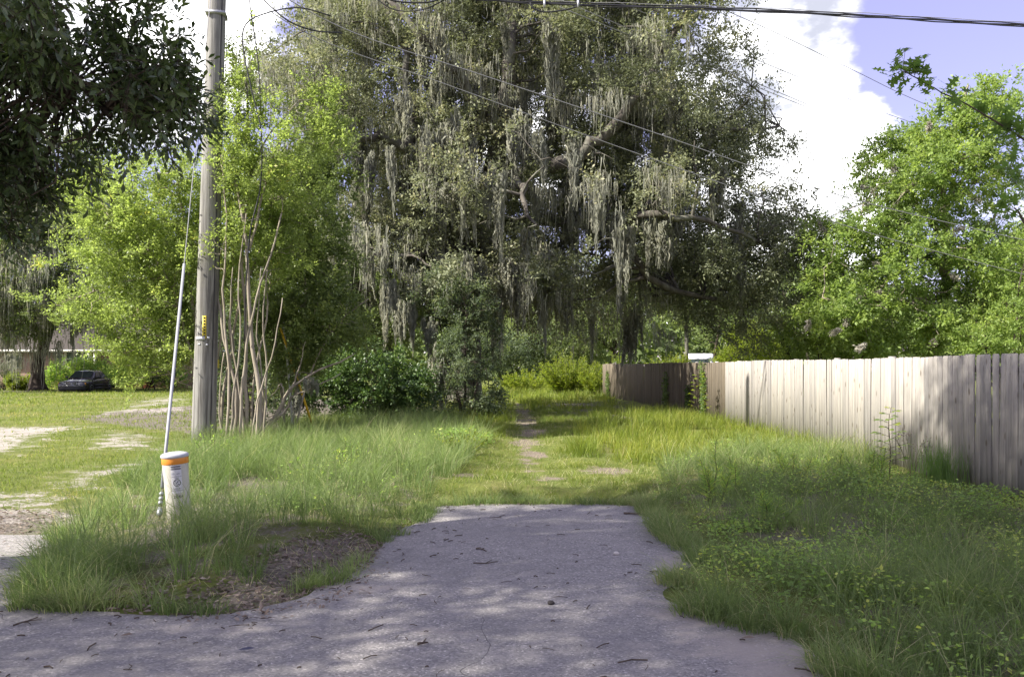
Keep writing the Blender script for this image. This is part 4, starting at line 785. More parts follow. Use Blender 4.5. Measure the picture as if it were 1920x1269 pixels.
# fence
def fence():
    path = spline([(5.86, 6.4), (5.93, 10), (6.02, 14), (6.10, 18), (6.15, 22), (6.14, 25.5), (5.95, 31), (5.55, 38), (4.9, 46)], 400)
    s = np.concatenate([[0], np.cumsum(np.linalg.norm(np.diff(path, axis=0), axis=1))]); at = lambda d: np.array([np.interp(d, s, path[:, 0]), np.interp(d, s, path[:, 1])])
    root = empty('picket_fence', (*at(0), 0)); tag(root, 'long weathered grey board fence running beside the weedy verge into the distance', 'fence'); b = np.array(root.location)
    variants = []; old = []  # second list: far boards with tree shade tinted in, not older wood
    for i in range(6):
        h, w, t = 1.80, .0660, .009; d = .012+.006*(i % 3); mb = MB(); pr = [(-w, 0), (w, 0), (w, h-d*1.4), (w-d, h), (-w+d, h), (-w, h-d*1.4)]; zmid = .9
        ring = lambda y, e: [(x*(1-e), y, z-(.003 if e and z > 1 else 0)) for x, z in pr]
        mb.loft([ring(-t, .02), ring(-t+.002, 0), ring(t, 0)]); variants.append(mb.mesh('plank', M['fence'])); old.append(mb.mesh('plank', M['fence_shade_tint']))
    n = 0; d = 0.
    while d < s[-1] and n < 298:
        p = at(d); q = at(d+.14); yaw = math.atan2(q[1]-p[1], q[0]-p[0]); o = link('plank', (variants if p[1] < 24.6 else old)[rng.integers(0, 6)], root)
        o.location = (p[0]-b[0]+rng.normal(0, .0025), p[1]-b[1], .012*math.sin(d*.55)+rng.normal(0, .003)); o.rotation_euler = (rng.normal(0, .004), rng.normal(0, .004), yaw+np.pi+rng.normal(0, .012)); o.scale = (1, 1, 1+rng.normal(0, .001)); n += 1; d += .1405
    L_ = s[-1]; k = 0
    post = MB().box((0, 0, .87), (.045, .045, .95)).mesh('post', M['fence'])
    while k*2.44 < L_-.1:
        p = at(k*2.44); q = at(min(k*2.44+2.44, L_)); o = link('post', post, root); yaw = math.atan2(q[1]-p[1], q[0]-p[0]); nx = np.array([math.sin(yaw), -math.cos(yaw)])
        o.location = (*(p-b[:2]+nx*.095), 0); o.rotation_euler[2] = yaw
        for z in (.25, .95, 1.6):
            mb = MB(); c = (p+q)/2-b[:2]+nx*.031; mb.box((c[0], c[1], z+.02*(k % 3)), (np.linalg.norm(q-p)/2-.004, .019, .042), yaw); mb.build('rail', M['fence'], root)
        k += 1
    return at, b
FENCE_AT, _ = fence()
# utility pole
def pole():
    top = np.array([-5.98, 17.6, 12.6]); b = np.array([-6.37, 17.6, 0.]); root = empty('utility_pole', b); tag(root, 'tall grey weathered wooden utility pole with yellow number strip', 'pole')
    n = 30; t = np.linspace(0, 1, n); c = b+(top-b)*t[:, None]; r = .242-.085*t; an = np.arange(28)*2*np.pi/28; rr = np.random.default_rng(2); rings = []
    groove = 1-.035*np.exp(-((an-4.9)/.05)**2)-.03*np.exp(-((an-4.2)/.06)**2)
    for i in range(n): rings.append(np.column_stack([c[i, 0]+r[i]*groove*np.cos(an), c[i, 1]+r[i]*groove*np.sin(an), np.full(28, c[i, 2])])-b)
    mb = MB(); mb.loft(rings); mb.build('shaft', M['pole'], root, True)
    on = lambda px, py, e=.0: (lambda z: (b+(top-b)*z/12.6+np.array([0, 0, 0]), .242-.085*z/12.6))(CAMZ+(HOR-py)*17.6/FPX)
    def plate(name, px, py, w, h, material, th=.008):
        c0, rad = on(px, py); dx = (px-960)*17.4/FPX-c0[0]; a = math.asin(np.clip(dx/rad, -1, 1)); m = 6; al = np.linspace(a-w/2/rad, a+w/2/rad, m)
        mk = lambda q: [np.column_stack([c0[0]+q*np.sin(al), c0[1]-q*np.cos(al), np.full(m, c0[2]+s)])-b for s in (-h/2, h/2)]
        o_, i_ = mk(rad+th), mk(rad-.01); mb = MB(); mb.loft([np.concatenate([o_[0], i_[0][::-1]]), np.concatenate([o_[1], i_[1][::-1]])]); return mb.build(name, material, root)
    tagp = plate('number_strip', 384, 614, .078, .46, M['yellow_tag'])
    for k in range(7):     # worn dark digits on the strip
        o = plate('digit_mark', 384.2, 597+k*5.6, .035, .030, M['ink'], .011)
    plate('metal_tag', 375.5, 635, .21, .07, M['alu'], .012); plate('bolt', 391, 634, .04, .045, M['alu'], .02); plate('bolt', 388.5, 647, .035, .035, M['alu'], .02); plate('nail_plate', 374, 646, .05, .03, M['galv'], .008)
    zz = np.linspace(.1, 12.4, 26); pts = np.stack([b+(top-b)*z/12.6+np.array([(.245-.085*z/12.6)*.80, -(.245-.085*z/12.6)*.62, 0]) for z in zz])-b
    MB().tube(pts, .009, 5).build('ground_wire', M['cable'], root, True)
    for z in (8.9, 10.2): 
        c0 = b+(top-b)*z/12.6-b; MB().box((c0[0], c0[1], z), (.20, .20, .03), .2).build('band_clamp', M['galv'], root)
    pts = np.stack([b+(top-b)*z/12.6+np.array([.27, -.12, 0])+np.array([rr.normal()*.012, 0, 0]) for z in np.linspace(3.2, 12, 22)])-b; MB().tube(pts, .006, 5).build('down_lead', M['cable'], root, True)
    return b, top
PB, PT = pole()
def on_pole(z): return PB+(PT-PB)*z/12.6
# guy wires
def guy(name, label, foot, head, gl, mat_, r=.028):
    foot = np.asarray(foot, float); head = np.asarray(head, float); root = empty(name, foot); tag(root, label, 'guy wire'); d = nrm(head-foot); Lh = np.linalg.norm(head-foot)
    MB().tube([d*.2, d*Lh*.5, d*Lh], .0065, 6).build('strand', M['wire'], root, True); return root, d
foot = P(297, 935, 8.95); foot[2] = 0.
g1, d = guy('guy_wire', 'guy wire with grey white plastic guard leaning by the marker post', foot, on_pole(11.2), 0, None)
st = .42; MB().tube([d*(st+.02), d*1.2, d*3.85], .0185, 12).build('guard', M['grey_pvc'], g1, True)
MB().tube([d*-.1, d*.12, d*.20], .012, 8).build('anchor_rod', M['rust'], g1, True); MB().tube([d*.10, d*.14, d*.2], (.02, .035, .02), 10).build('anchor_eye', M['galv'], g1, True)
for q in (.24, .29, .35): MB().tube([d*q, d*(q+.035)], .024, 8).build('strand_clamp', M['galv'], g1, True)
MB().tube([d*.2+[.012, 0, 0], d*.46+[.012, 0, 0]], .007, 6).build('dead_end_grip', M['rust'], g1, True)
f2 = P(592, 815, 20.6); f2[2] = 0.; h2 = P(535, 580, 20.6); dd = h2-f2; g2, d2 = guy('guy_wire', 'guy wire in a thin yellow guard slanting through the thicket', f2, f2+dd*2.6+np.array([-.3, -1.5, 0]), 0, None)
MB().tube([d2*.05, d2*1.3, d2*2.75], .027, 10).build('guard', M['yellow_pvc'], g2, True)
st_b = P(548, 790, 20.2); st_b[2] = 0.; r_ = empty('white_stake', st_b); tag(r_, 'slim pale plastic stake standing among the crepe myrtle stems', 'stake'); sp = np.array([P(548, 795, 20.2), P(540, 690, 20.2), P(528, 575, 20.2)])-st_b
MB().tube(sp, .026, 8).build('tube', M['white_pvc'], r_, True); MB().tube([sp[-1]-[0, 0, .25]+[.018, 0, 0], sp[-1]+[0, 0, .0]], .028, 8).build('end_sleeve', M['grey_pvc'], r_, True)
# marker pedestal
def text_mesh(txt, size):
    cu = bpy.data.curves.new('lettering', 'FONT'); cu.body = txt; cu.size = size; cu.align_x = 'CENTER'; cu.align_y = 'CENTER'; cu.resolution_u = 3; o = bpy.data.objects.new('lettering', cu); COL.objects.link(o)
    bpy.context.view_layer.update(); me = bpy.data.meshes.new_from_object(o.evaluated_get(bpy.context.evaluated_depsgraph_get())); bpy.data.objects.remove(o); return me
def pedestal():
    b = P(338, 995, 8.7); b[2] = 0.; root = empty('marker_post', b); tag(root, 'short cream plastic cable marker post with orange band and grey cap', 'marker post'); root.rotation_euler = (R(1.5), R(-3.8), R(8))
    an = np.arange(40)*2*np.pi/40; prof = [(.118, -.05), (.118, .3), (.121, .55), (.126, .70), (.126, .72)]
    mb = MB(); mb.loft([np.column_stack([r*np.cos(an), r*np.sin(an), np.full(40, z)]) for r, z in prof]); body = mb.build('body', M['pedestal'], root, True)
    mb = MB(); mb.loft([np.column_stack([r*np.cos(an), r*np.sin(an), np.full(40, z)]) for r, z in ((.1285, .675), (.1295, .677), (.1295, .737), (.1285, .739))], caps=False); mb.build('orange_band', M['orange'], root, True)
    mb = MB(); mb.loft([np.column_stack([r*np.cos(an), r*np.sin(an), np.full(40, z)]) for r, z in ((.124, .72), (.127, .735), (.135, .742), (.137, .752), (.135, .765), (.118, .778), (.075, .788), (.02, .792))]); mb.build('cap', M['cap_grey'], root, True)
    rad = lambda z: np.interp(z, [0, .3, .55, .7], [.118, .118, .121, .126]); a0 = R(-90+12)
    def wrap(x, z, e): rr = rad(z)+e; a = a0+x/rr; return (rr*math.cos(a), rr*math.sin(a), z)
    def patch(name, x0, x1, z0, z1, material, e, parent=None, n=8):
        xs = np.linspace(x0, x1, n); V = [wrap(x, z0, e) for x in xs]+[wrap(x, z1, e) for x in xs]; mb = MB(); mb.add(V, [[i, i+1, n+i+1, n+i] for i in range(n-1)]); return mb.build(name, material, parent or root, True)
    stk = patch('sticker', -.047, .057, .385, .668, M['sticker'], .0015)
    for z0, z1 in ((.652, .660), (.625, .634)): patch('black_bar', -.044, .054, z0, z1, M['ink'], .003, stk)
    patch('logo_mark', -.04, -.012, .572, .592, M['alu'], .003, stk)
    def text(txt, size, cx, cz, name='lettering', parent=None, sx=1.):
        me = text_mesh(txt, size); co = np.zeros(len(me.vertices)*3, np.float32); me.vertices.foreach_get('co', co); co = co.reshape(-1, 3); co = np.array([wrap(cx+x*sx, cz+y, .0035) for x, y, _ in co], np.float32); me.vertices.foreach_set('co', co.ravel()); me.materials.clear(); me.materials.append(M['ink']); me.update(); return link(name, me, parent or root)
    text('WARNING', .018, .005, .643, parent=stk); text('cable', .018, .025, .582, parent=stk); text('UNDERGROUND', .0125, .006, .553, parent=stk); text('CABLE', .0125, .006, .538, parent=stk)
    text('CALL 811', .0205, .006, .432, parent=stk); text('BEFORE DIGGING', .0135, .006, .413, parent=stk); text('2064', .047, .012, .350, 'number', None, 1.12)
    # no-digging roundel
    m = 30; aa = np.linspace(0, 2*np.pi, m+1); V = [wrap(.007+q*math.cos(t), .491+q*math.sin(t), .0035) for q in (.036, .030) for t in aa]; mb = MB(); mb.add(V, [[i, i+1, m+2+i, m+1+i] for i in range(m)]); ring = mb.build('no_dig_sign', M['ink'], stk)
    bar = lambda x0, z0, x1, z1, w: [wrap(.007+x, .491+z, .004) for x, z in ((lambda dx, dz: [(x0-dz*w, z0+dx*w), (x1-dz*w, z1+dx*w), (x1+dz*w, z1-dx*w), (x0+dz*w, z0-dx*w)])(*((np.array([x1-x0, z1-z0]))/math.hypot(x1-x0, z1-z0))))]
    MB().quad(bar(-.023, .023, .023, -.023, .0028)).build('slash', M['ink'], ring); MB().quad(bar(-.012, -.012, .008, .010, .0028)).build('spade_handle', M['ink'], ring); MB().quad(bar(.002, .014, .018, .010, .0035)).build('spade_blade', M['ink'], ring); MB().quad(bar(-.004, -.020, .006, -.020, .003)).build('cable_dot', M['ink'], ring)
pedestal()
# overhead cables
def cable(name, label, pts, r, material='wire', cat='cable', n=40, sag=0., group=None, extra=None):
    pts = [np.asarray(p, float) for p in pts]; c = spline(pts, n) if len(pts) > 2 else spline(pts, n); t = np.linspace(0, 1, n); c[:, 2] -= sag*4*t*(1-t); b = c[0].copy(); o = MB().tube(c-b, r, 6).build(name, M[material], None, True); o.location = b; return tag(o, label, cat, group)
def bundle():
    D = 17.55; ends = [on_pole(9.75)+[.2, -.1, 0], P(700, -20, D), P(1000, 5, D), P(1460, 22, D), P(1920, 48, D), P(2400, 74, D), P(3100, 90, D)]; b = ends[0]; root = empty('cable_bundle', b); tag(root, 'thick bundle of overhead cables crossing the top of the sky', 'cable'); c = spline(ends, 90)
    rr = np.random.default_rng(8)
    for k, (dy, dz, r) in enumerate(((0, 0, .017), (.01, .034, .011), (-.012, -.028, .013), (.0, .055, .006))):
        w = c+np.array([0, dy, dz])+np.column_stack([0*c[:, 0], .01*np.sin(np.arange(90)*.9+k), .010*np.sin(np.arange(90)*1.3+2*k)]); MB().tube(w-b, r, 6).build('cable_strand', M['cable' if k != 3 else 'wire'], root, True)
    lp = spline([P(994, 6, D-.05), P(1000, 16, D-.05), P(1022, 23, D-.05), P(1060, 19, D-.05), P(1092, 10, D-.05)], 24); MB().tube(lp-b, .016, 6).build('slack_loop', M['cable'], root, True)
    lp = spline([P(696, -8, D-.05), P(740, 19, D-.05), P(790, 19, D-.05), P(830, 2, D-.05), P(840, -10, D-.05)], 24); MB().tube(lp-b, .012, 6).build('slack_loop', M['cable'], root, True)
    lp = spline([P(710, -6, D-.08), P(750, 4, D-.08), P(800, 5, D-.08), P(835, -4, D-.08)], 20); MB().tube(lp-b, .018, 6).build('slack_loop', M['cable'], root, True)
    for px in (1021, 1084): MB().box(P(px, 7, D-.04)-b, (.02, .03, .09)).build('cable_hanger', M['alu'], root)
bundle()
cable('service_wire', 'uppermost service wire slanting in front of the mossy oak', [on_pole(10.0)+[.2, 0, 0], P(640, 52, 18.2), P(900, 140, 19.2), P(1200, 240, 20.4), P(1560, 362, 22.2), P(1840, 432, 24), P(2150, 500, 26)], .0115, 'wire', 'wire', 60)
cable('service_wire', 'lower service wire slanting in front of the mossy oak', [on_pole(9.6)+[.2, 0, 0], P(590, 70, 18), P(840, 160, 18.9), P(1200, 290, 20.3), P(1560, 415, 22), P(1750, 470, 23), P(2000, 535, 24.6)], .0095, 'wire', 'wire', 60)
cable('phone_wire', 'thin wire high in the sky between the oak and the pecan', [P(1150, -70, 26), P(1440, 55, 34), P(1600, 132, 39), P(1745, 200, 44), P(2000, 300, 54)], .015, 'wire', 'wire', 40)
cable('phone_wire', 'second thin wire crossing the cloud above the twin pair', [P(1100, -20, 26), P(1490, 142, 36), P(1670, 216, 41), P(1950, 310, 50)], .014, 'wire', 'wire', 40)
cable('phone_wire', 'upper of the twin thin wires crossing the cloud', [P(1050, 0, 25), P(1490, 186, 36), P(1640, 246, 40), P(1950, 345, 50)], .013, 'wire', 'wire', 40)
cable('phone_wire', 'lower of the twin thin wires crossing the cloud', [P(1050, 14, 25), P(1490, 192, 36), P(1640, 250, 40), P(1950, 348, 50)], .013, 'wire', 'wire', 40)
cable('drop_cable', 'black cable looping down beside the pole through the crepe myrtle', [P(620, 30, 17.2), P(560, 15, 17.1), P(500, 25, 17), P(462, 45, 17), P(455, 85, 17), P(472, 170, 17), P(490, 250, 17), P(488, 350, 17), P(470, 430, 17), P(462, 520, 17.1), P(458, 640, 17.2)], .014, 'cable', 'cable', 70)
cable('drop_cable', 'black cable hanging straight down next to the looping one', [P(460, -60, 17.5), P(470, 20, 17.5), P(484, 120, 17.5), P(490, 230, 17.5)], .012, 'cable', 'cable', 30)
cable('drop_cable', 'black cable sagging from the pole top towards the oak', [P(470, -25, 17.4), P(510, 15, 17.3), P(545, 42, 17.3), P(590, 58, 17.5), P(640, 62, 18.5)], .016, 'cable', 'cable', 30)
# house
def house():
    D = 63.; x0, x1 = -46., -20.; b = np.array([x0, D, 0.]); root = empty('brick_house', b); tag(root, 'low red brick house with white trim behind the parked car', 'house'); W = x1-x0
    X = lambda px: (px-960)*D/FPX-x0; Z = lambda py: CAMZ+(HOR-py)*D/FPX
    MB().box((W/2, 4.5, 1.45), (W/2, 4.5, 1.45)).build('wall', M['brick'], root)
    ev = 2.92; mb = MB(); o = .6; mb.add([(-o, -o, ev), (W+o, -o, ev), (W+o, 9+o, ev), (-o, 9+o, ev), (1.5, 4.5, 5.6), (W-1.5, 4.5, 5.6)], [[0, 1, 5, 4], [2, 3, 4, 5]], [[1, 2, 5], [3, 0, 4]]); roof = mb.build('roof', M['shingle'], root)
    MB().box((W/2, -.62, ev-.09), (W/2+.6, .02, .09)).build('fascia', M['white_paint'], roof); MB().box((W/2, -.3, ev-.16), (W/2+.6, .3, .02)).build('soffit', M['white_paint'], roof); MB().box((X(205), 5.2, 5.6), (.5, .4, .8)).build('chimney', M['brick'], roof)
    def window(a, c, t, d_, mull=1):
        xa, xc, zt, zd = X(a), X(c), Z(t), Z(d_); f = MB(); w = .07
        for bx in (((xa+xc)/2, zt, (xc-xa)/2+w, w), ((xa+xc)/2, zd, (xc-xa)/2+w, w)): f.box((bx[0], -.05, bx[1]), (bx[2], .05, bx[3]))
        for q in (xa, xc): f.box((q, -.047, (zt+zd)/2), (w, .05, (zt-zd)/2-w))
        fr = f.build('window', M['white_paint'], root); st = (xc-xa)/mull
        for i in range(mull):
            MB().box((xa+st*(i+.5), -.02, (zt+zd)/2), (st/2-.08, .012, (zt-zd)/2-.08)).build('pane', M['house_glass'], fr)
            if i: MB().box((xa+st*i, -.044, (zt+zd)/2), (.05, .04, (zt-zd)/2-w)).build('mullion', M['white_paint'], fr)
        MB().box(((xa+xc)/2, -.04, (zt+zd)/2), ((xc-xa)/2-w, .025, .025)).build('sash_bar', M['white_paint'], fr)
    window(106, 119, 665, 692); window(124, 171, 658, 688, 3); window(236, 271, 658, 684, 2); window(15, 40, 664, 690, 2)
    MB().box((X(178), -.03, 1.15), (.45, .04, 1.1)).build('door', M['door_red'], root); MB().box((X(280), -.03, 1.15), (.42, .04, 1.1)).build('door', M['door_red'], root)
    for px in (172.5, 184): MB().box((X(px), -.55, 1.37), (.05, .05, 1.37)).build('porch_post', M['white_paint'], root)
house()
def sedan():
    yaw = R(4); b = P(134, 738, 53.)*1.; b[2] = .03; root = empty('parked_car', b); root.rotation_euler[2] = yaw; tag(root, 'dark four door sedan parked nose out under the mossy oak', 'car')
    # car frame: x across, y backwards from the nose, z up
    def sect(y, w, zb, zs, zt, crown=.06):      # half section mirrored: sill, side, shoulder, top
        h = [(w*.90, zb), (w*.985, zb+.10), (w, (zb+zs)*.52), (w*.99, zs-.05), (w*.93, zs), (w*.70, zt-crown*.5), (w*.35, zt-crown*.1), (0, zt)]
        return np.array([(x, y, z) for x, z in h]+[(-x, y, z) for x, z in h[-2::-1]])
    S = [sect(0, .78, .26, .60, .64), sect(.05, .83, .22, .66, .70), sect(.3, .87, .20, .70, .77), sect(.9, .885, .20, .76, .86), sect(1.35, .89, .20, .80, .91), sect(2.2, .89, .20, .84, .92), sect(3.2, .89, .20, .86, .93), sect(3.75, .885, .20, .87, .95), sect(4.3, .87, .21, .86, .93), sect(4.62, .84, .24, .80, .86), sect(4.70, .78, .30, .72, .76)]
    mb = MB(); mb.loft(S); mb.build('body', M['car_paint'], root, True)
    C = [(1.25, .80, .90, .70), (1.95, .70, 1.36, .56), (2.15, .69, 1.40, .56), (3.05, .68, 1.40, .55), (3.75, .76, .95, .66)]
    def ring(y, wb, zt, wt): return np.array([(wb, y, .84), (wt+.03, y, zt-.08), (wt-.04, y, zt-.01), (0, y, zt+.012), (-wt+.04, y, zt-.01), (-wt-.03, y, zt-.08), (-wb, y, .84)])
    mb = MB(); mb.loft([ring(1.22, .80, .90, .74), ring(1.98, .78, 1.37, .60), ring(2.2, .78, 1.40, .59), ring(3.0, .78, 1.40, .58), ring(3.78, .80, .95, .70)]); cab = mb.build('cabin', M['car_paint'], root, True)
    MB().quad([(-.66, 1.30, .945), (.66, 1.30, .945), (.55, 1.90, 1.335), (-.55, 1.90, 1.335)]).build('windscreen', M['car_glass'], cab).location = (0, -.03, .02); MB().quad([(-.62, 3.72, .99), (.62, 3.72, .99), (.52, 3.14, 1.33), (-.52, 3.14, 1.33)]).build('rear_window', M['car_glass'], cab).location = (0, .03, .03)
    for sx in (-1, 1):
        for ys in ((1.55, 2.0, 2.42, 2.42), (2.50, 2.50, 3.0, 3.45)): MB().quad([(sx*.80, ys[0], .92), (sx*.635, ys[1], 1.30), (sx*.63, ys[2], 1.31), (sx*.80, ys[3], .93)]).build('side_window', M['car_glass'], cab).location = (sx*.012, 0, 0)
        MB().box((sx*.95, 1.52, .98), (.09, .05, .06)).build('mirror', M['car_paint'], root)
        MB().box((sx*.897, 2.3, .46), (.012, 1.05, .07)).build('side_trim', M['car_clad'], root); MB().box((sx*.885, 2.3, .27), (.014, 1.05, .08)).build('sill', M['car_clad'], root)
        MB().loft([[(sx*.40, -.015, .50), (sx*.76, .03, .50), (sx*.75, .05, .66), (sx*.40, .0, .67)], [(sx*.40, .12, .50), (sx*.76, .2, .50), (sx*.75, .2, .66), (sx*.40, .12, .67)]]).build('headlight', M['lamp_glass'], root); MB().box((sx*.80, .09, .58), (.035, .06, .075)).build('turn_lamp', M['amber'], root)
        for y in (.82, 3.62):
            an = np.arange(24)*2*np.pi/24; cyl = lambda r, x: np.column_stack([np.full(24, x), y+r*np.cos(an), .31+r*np.sin(an)]); q = sx
            MB().loft([cyl(.375, q*.70), cyl(.375, q*.893)]).build('wheel_arch', M['ink'], root); w = MB(); w.loft([cyl(.27, q*.72), cyl(.315, q*.74), cyl(.315, q*.885), cyl(.27, q*.902), cyl(.215, q*.90)]); wh = w.build('wheel', M['rubber'], root, True)
            r_ = MB(); r_.loft([cyl(.21, q*.88), cyl(.205, q*.908), cyl(.17, q*.895), cyl(.05, q*.90)]); r_.build('rim', M['alloy'], wh)
    gm = MB(); gm.box((0, -.02, .655), (.34, .03, .018)).box((0, -.02, .50), (.31, .03, .012)).box((-.33, -.02, .578), (.014, .03, .062)).box((.33, -.02, .578), (.014, .03, .062)).box((0, -.022, .578), (.010, .03, .062)); gr = gm.build('grille_frame', M['chrome'], root); MB().box((0, .0, .578), (.315, .02, .065)).build('grille', M['ink'], gr)
    for z in (.545, .578, .61): MB().box((0, -.022, z), (.30, .006, .005)).build('grille_bar', M['alloy'], gr)
    MB().loft([[(-.86, .25, z), (-.80, -.03, z), (-.4, -.11, z), (.4, -.11, z), (.80, -.03, z), (.86, .25, z), (.8, .3, z), (-.8, .3, z)] for z in (.22, .26, .44, .475)]).build('bumper', M['car_clad'], root); MB().box((0, -.117, .452), (.74, .006, .008)).build('bumper_trim', M['alloy'], root); MB().box((0, .06, .20), (.78, .1, .05)).build('air_dam', M['ink'], root)
    MB().loft([[(-.85, 4.5, z), (-.78, 4.78, z), (.78, 4.78, z), (.85, 4.5, z)] for z in (.24, .46)]).build('rear_bumper', M['car_clad'], root)
sedan()
def van():
    b = P(1310, 735, 60.); b[2] = 0.; root = empty('white_van', b); tag(root, 'white van mostly hidden behind the far fence', 'van'); root.rotation_euler[2] = R(-14)
    pr = [(0, .35), (0, .95), (.25, 1.15), (.9, 1.35), (1.55, 2.25), (1.9, 2.62), (5.4, 2.66), (5.5, .35)]; sec = lambda x, k: [(x, y*(1 if k == 1 else 1), z-(0 if k == 1 else .05)) for y, z in pr]
    MB().loft([sec(-.94, 0), sec(-.88, 1), sec(.88, 1), sec(.94, 0)]).build('body', M['van_white'], root)
    MB().quad([(-.78, .93, 1.42), (.78, .93, 1.42), (.72, 1.50, 2.22), (-.72, 1.50, 2.22)]).build('windscreen', M['car_glass'], root).location = (0, -.03, .03)
    for sx in (-1, 1):
        MB().box((sx*.68, .02, .82), (.16, .04, .11)).build('headlight', M['lamp_glass'], root); MB().box((sx*1.02, 1.2, 1.55), (.09, .06, .14)).build('mirror', M['ink'], root); MB().quad([(sx*.955, 1.3, 1.45), (sx*.955, 1.75, 2.1), (sx*.955, 2.3, 2.1), (sx*.955, 2.3, 1.45)]).build('side_window', M['car_glass'], root)
        for y in (.95, 4.3): 
            an = np.arange(18)*2*np.pi/18; MB().loft([np.column_stack([np.full(18, sx*x), y+.34*np.cos(an), .34+.34*np.sin(an)]) for x in (.72, .96)]).build('wheel', M['rubber'], root)
    MB().box((0, -.04, .5), (.9, .06, .13)).build('bumper', M['car_clad'], root)
van()
def ornament():
    b = P(19, 733, 58.); b[2] = 0; root = empty('garden_ornament', b); tag(root, 'small black tiered garden ornament left of the yard oak', 'ornament'); MB().tube([(0, 0, 0), (0, 0, 1.75)], .04, 8).build('shaft', M['iron'], root)
    for z, r in ((.25, .24), (.6, .21), (.95, .18), (1.28, .15)): MB().tube([(0, 0, z), (0, 0, z+.1), (0, 0, z+.22)], (r*.5, r, r*.7), 12).build('tier', M['iron'], root)
    MB().tube([(0, 0, 1.7), (0, 0, 2.05)], (.05, .005), 8).build('finial', M['iron'], root)
ornament()
# yard shrubs
shrub('round_bush', 'large rounded bush behind the car in front of the house windows', P(140, 728, 59)[:2], [E(140, 698, 58, 42, 28, 1.6), E(112, 710, 58, 30, 20, 1.2), E(165, 690, 58, 30, 22, 1.2)], 260, 7, 8, .5, .13, .07, 'weed_leaf', seed=101)
shrub('round_bush', 'pale green bush at the left edge before the brick wall', P(5, 730, 58)[:2], [E(5, 705, 58, 25, 24, 1.1), E(-40, 705, 58, 30, 25, 1.2)], 130, 7, 8, .45, .13, .07, 'grey_leaf', seed=102)
shrub('round_bush', 'low yellow green bush between the ornament and the oak trunk', P(38, 733, 57)[:2], [E(38, 715, 57, 22, 14, .8)], 90, 7, 8, .4, .13, .07, 'lime_leaf', seed=103)
shrub('small_tree', 'small round tree on a knotted stump right of the car', P(243, 736, 54)[:2], [E(243, 700, 54, 32, 24, 1.2), E(228, 690, 54, 24, 20, .9)], 200, 7, 8, .5, .12, .06, 'weed_leaf', cat='tree', stems=4, seed=104, zmin=.9)
shrub('small_tree', 'second small tree nearer the grey guy guard in the yard', P(274, 731, 57)[:2], [E(275, 697, 57, 32, 22, 1.2), E(300, 700, 57, 28, 20, 1.1)], 200, 7, 8, .5, .12, .06, 'grey_leaf', cat='tree', stems=4, seed=105, zmin=.9)
MB().tube([(0, 0, 0), (-.25, .1, .7), (-.5, .1, 1.3)], .05, 6).build('prop_pole', M['dark_bark'], None).location = (*P(292, 733, 56)[:2], 0); tag(bpy.data.objects['prop_pole'], 'dark pole leaning against the second small yard tree', 'pole')
shrub('round_bush', 'wide green bush under the house eave beside the guy guard', P(325, 728, 60)[:2], [E(320, 700, 60, 40, 26, 1.6), E(210, 706, 60, 40, 22, 1.5)], 220, 7, 8, .55, .13, .07, 'weed_leaf', seed=106)
# dead leaning branch
def dead_branch():
    b = P(482, 822, 18.6); b[2] = .03; root = empty('dead_branch', b); tag(root, 'bare dead forked branch leaning right out of the thicket', 'branch')
    for pts, r0, r1 in ((((480, 822), (510, 790), (535, 745), (560, 715), (620, 685), (665, 665)), .06, .012), (((512, 786), (535, 770), (550, 742), (580, 730), (640, 700)), .04, .01), (((535, 745), (528, 720), (520, 728), (505, 745)), .02, .006), (((545, 735), (560, 690), (573, 640)), .025, .006)):
        c = spline([P(x, y, 18.6) for x, y in pts], 16)-b; MB().tube(c+rng.normal(size=c.shape)*.012, np.linspace(r0, r1, 16), 7).build('bough' if r0 > .05 else 'side_branch', M['crepe_bark'], root, True)
    hang_moss(root, [P(557, 730, 18.6), P(575, 705, 18.6), P(590, 712, 18.55)], [.6, .5, .4], [.6, .6, .5])
dead_branch()
tp = MB(); tp.loft([[(.05*math.cos(a), .05*math.sin(a), z) for a in np.arange(14)*2*np.pi/14] for z in (-.09, .09)], caps=False); o = tp.build('yellow_tape', M['yellow_tag'], None, True); o.location = P(406.5, 682, 18.6); tag(o, 'yellow tape band wrapped on a crepe myrtle stem by the pole', 'tape')
# vines and seedlings on the fence
def vine(name, label, d, h, n, wdt=.35, seed=0, side=-1):
    p = FENCE_AT(d); q = FENCE_AT(d+.2); yaw = math.atan2(q[1]-p[1], q[0]-p[0]); t = np.array([math.cos(yaw), math.sin(yaw), 0]); nr_ = np.array([-math.sin(yaw), math.cos(yaw), 0]); b = np.array([*(p+nr_[:2]*.02), 0.]); r = np.random.default_rng(seed); root = empty(name, b); tag(root, label, 'vine')
    mb = MB(); C = []
    for i in range(5):
        x0 = r.uniform(-.1, .1); c = np.stack([t*(x0+wdt*snoise(np.array([[i*3.1+z, d]]), .9, seed)[0]*.5)+nr_*(.02)+np.array([0, 0, z]) for z in np.linspace(0, h*r.uniform(.7, 1.), 9)]); mb.tube(c, .006, 5); C.append(spline(c, 30))
    mb.build('stems', M['twig'], root, True); C = np.concatenate(C); i = r.integers(0, len(C), n); pos = C[i]+t*r.normal(0, wdt*.3, (n, 1))+nr_*r.uniform(.01, .07, (n, 1)); dd = nrm(np.array([0, 0, -.5])+r.normal(size=(n, 3))*.5); V, F, k = leaves(pos, dd, nrm(nr_+r.normal(size=(n, 3))*.4), r.uniform(.05, .10, n), r.uniform(.04, .08, n))
    c = MB(); c.add(V, *F, a=np.repeat(r.uniform(0, 1, n), k)); c.build('foliage', M['ivy_leaf'], root, True, 'rnd')
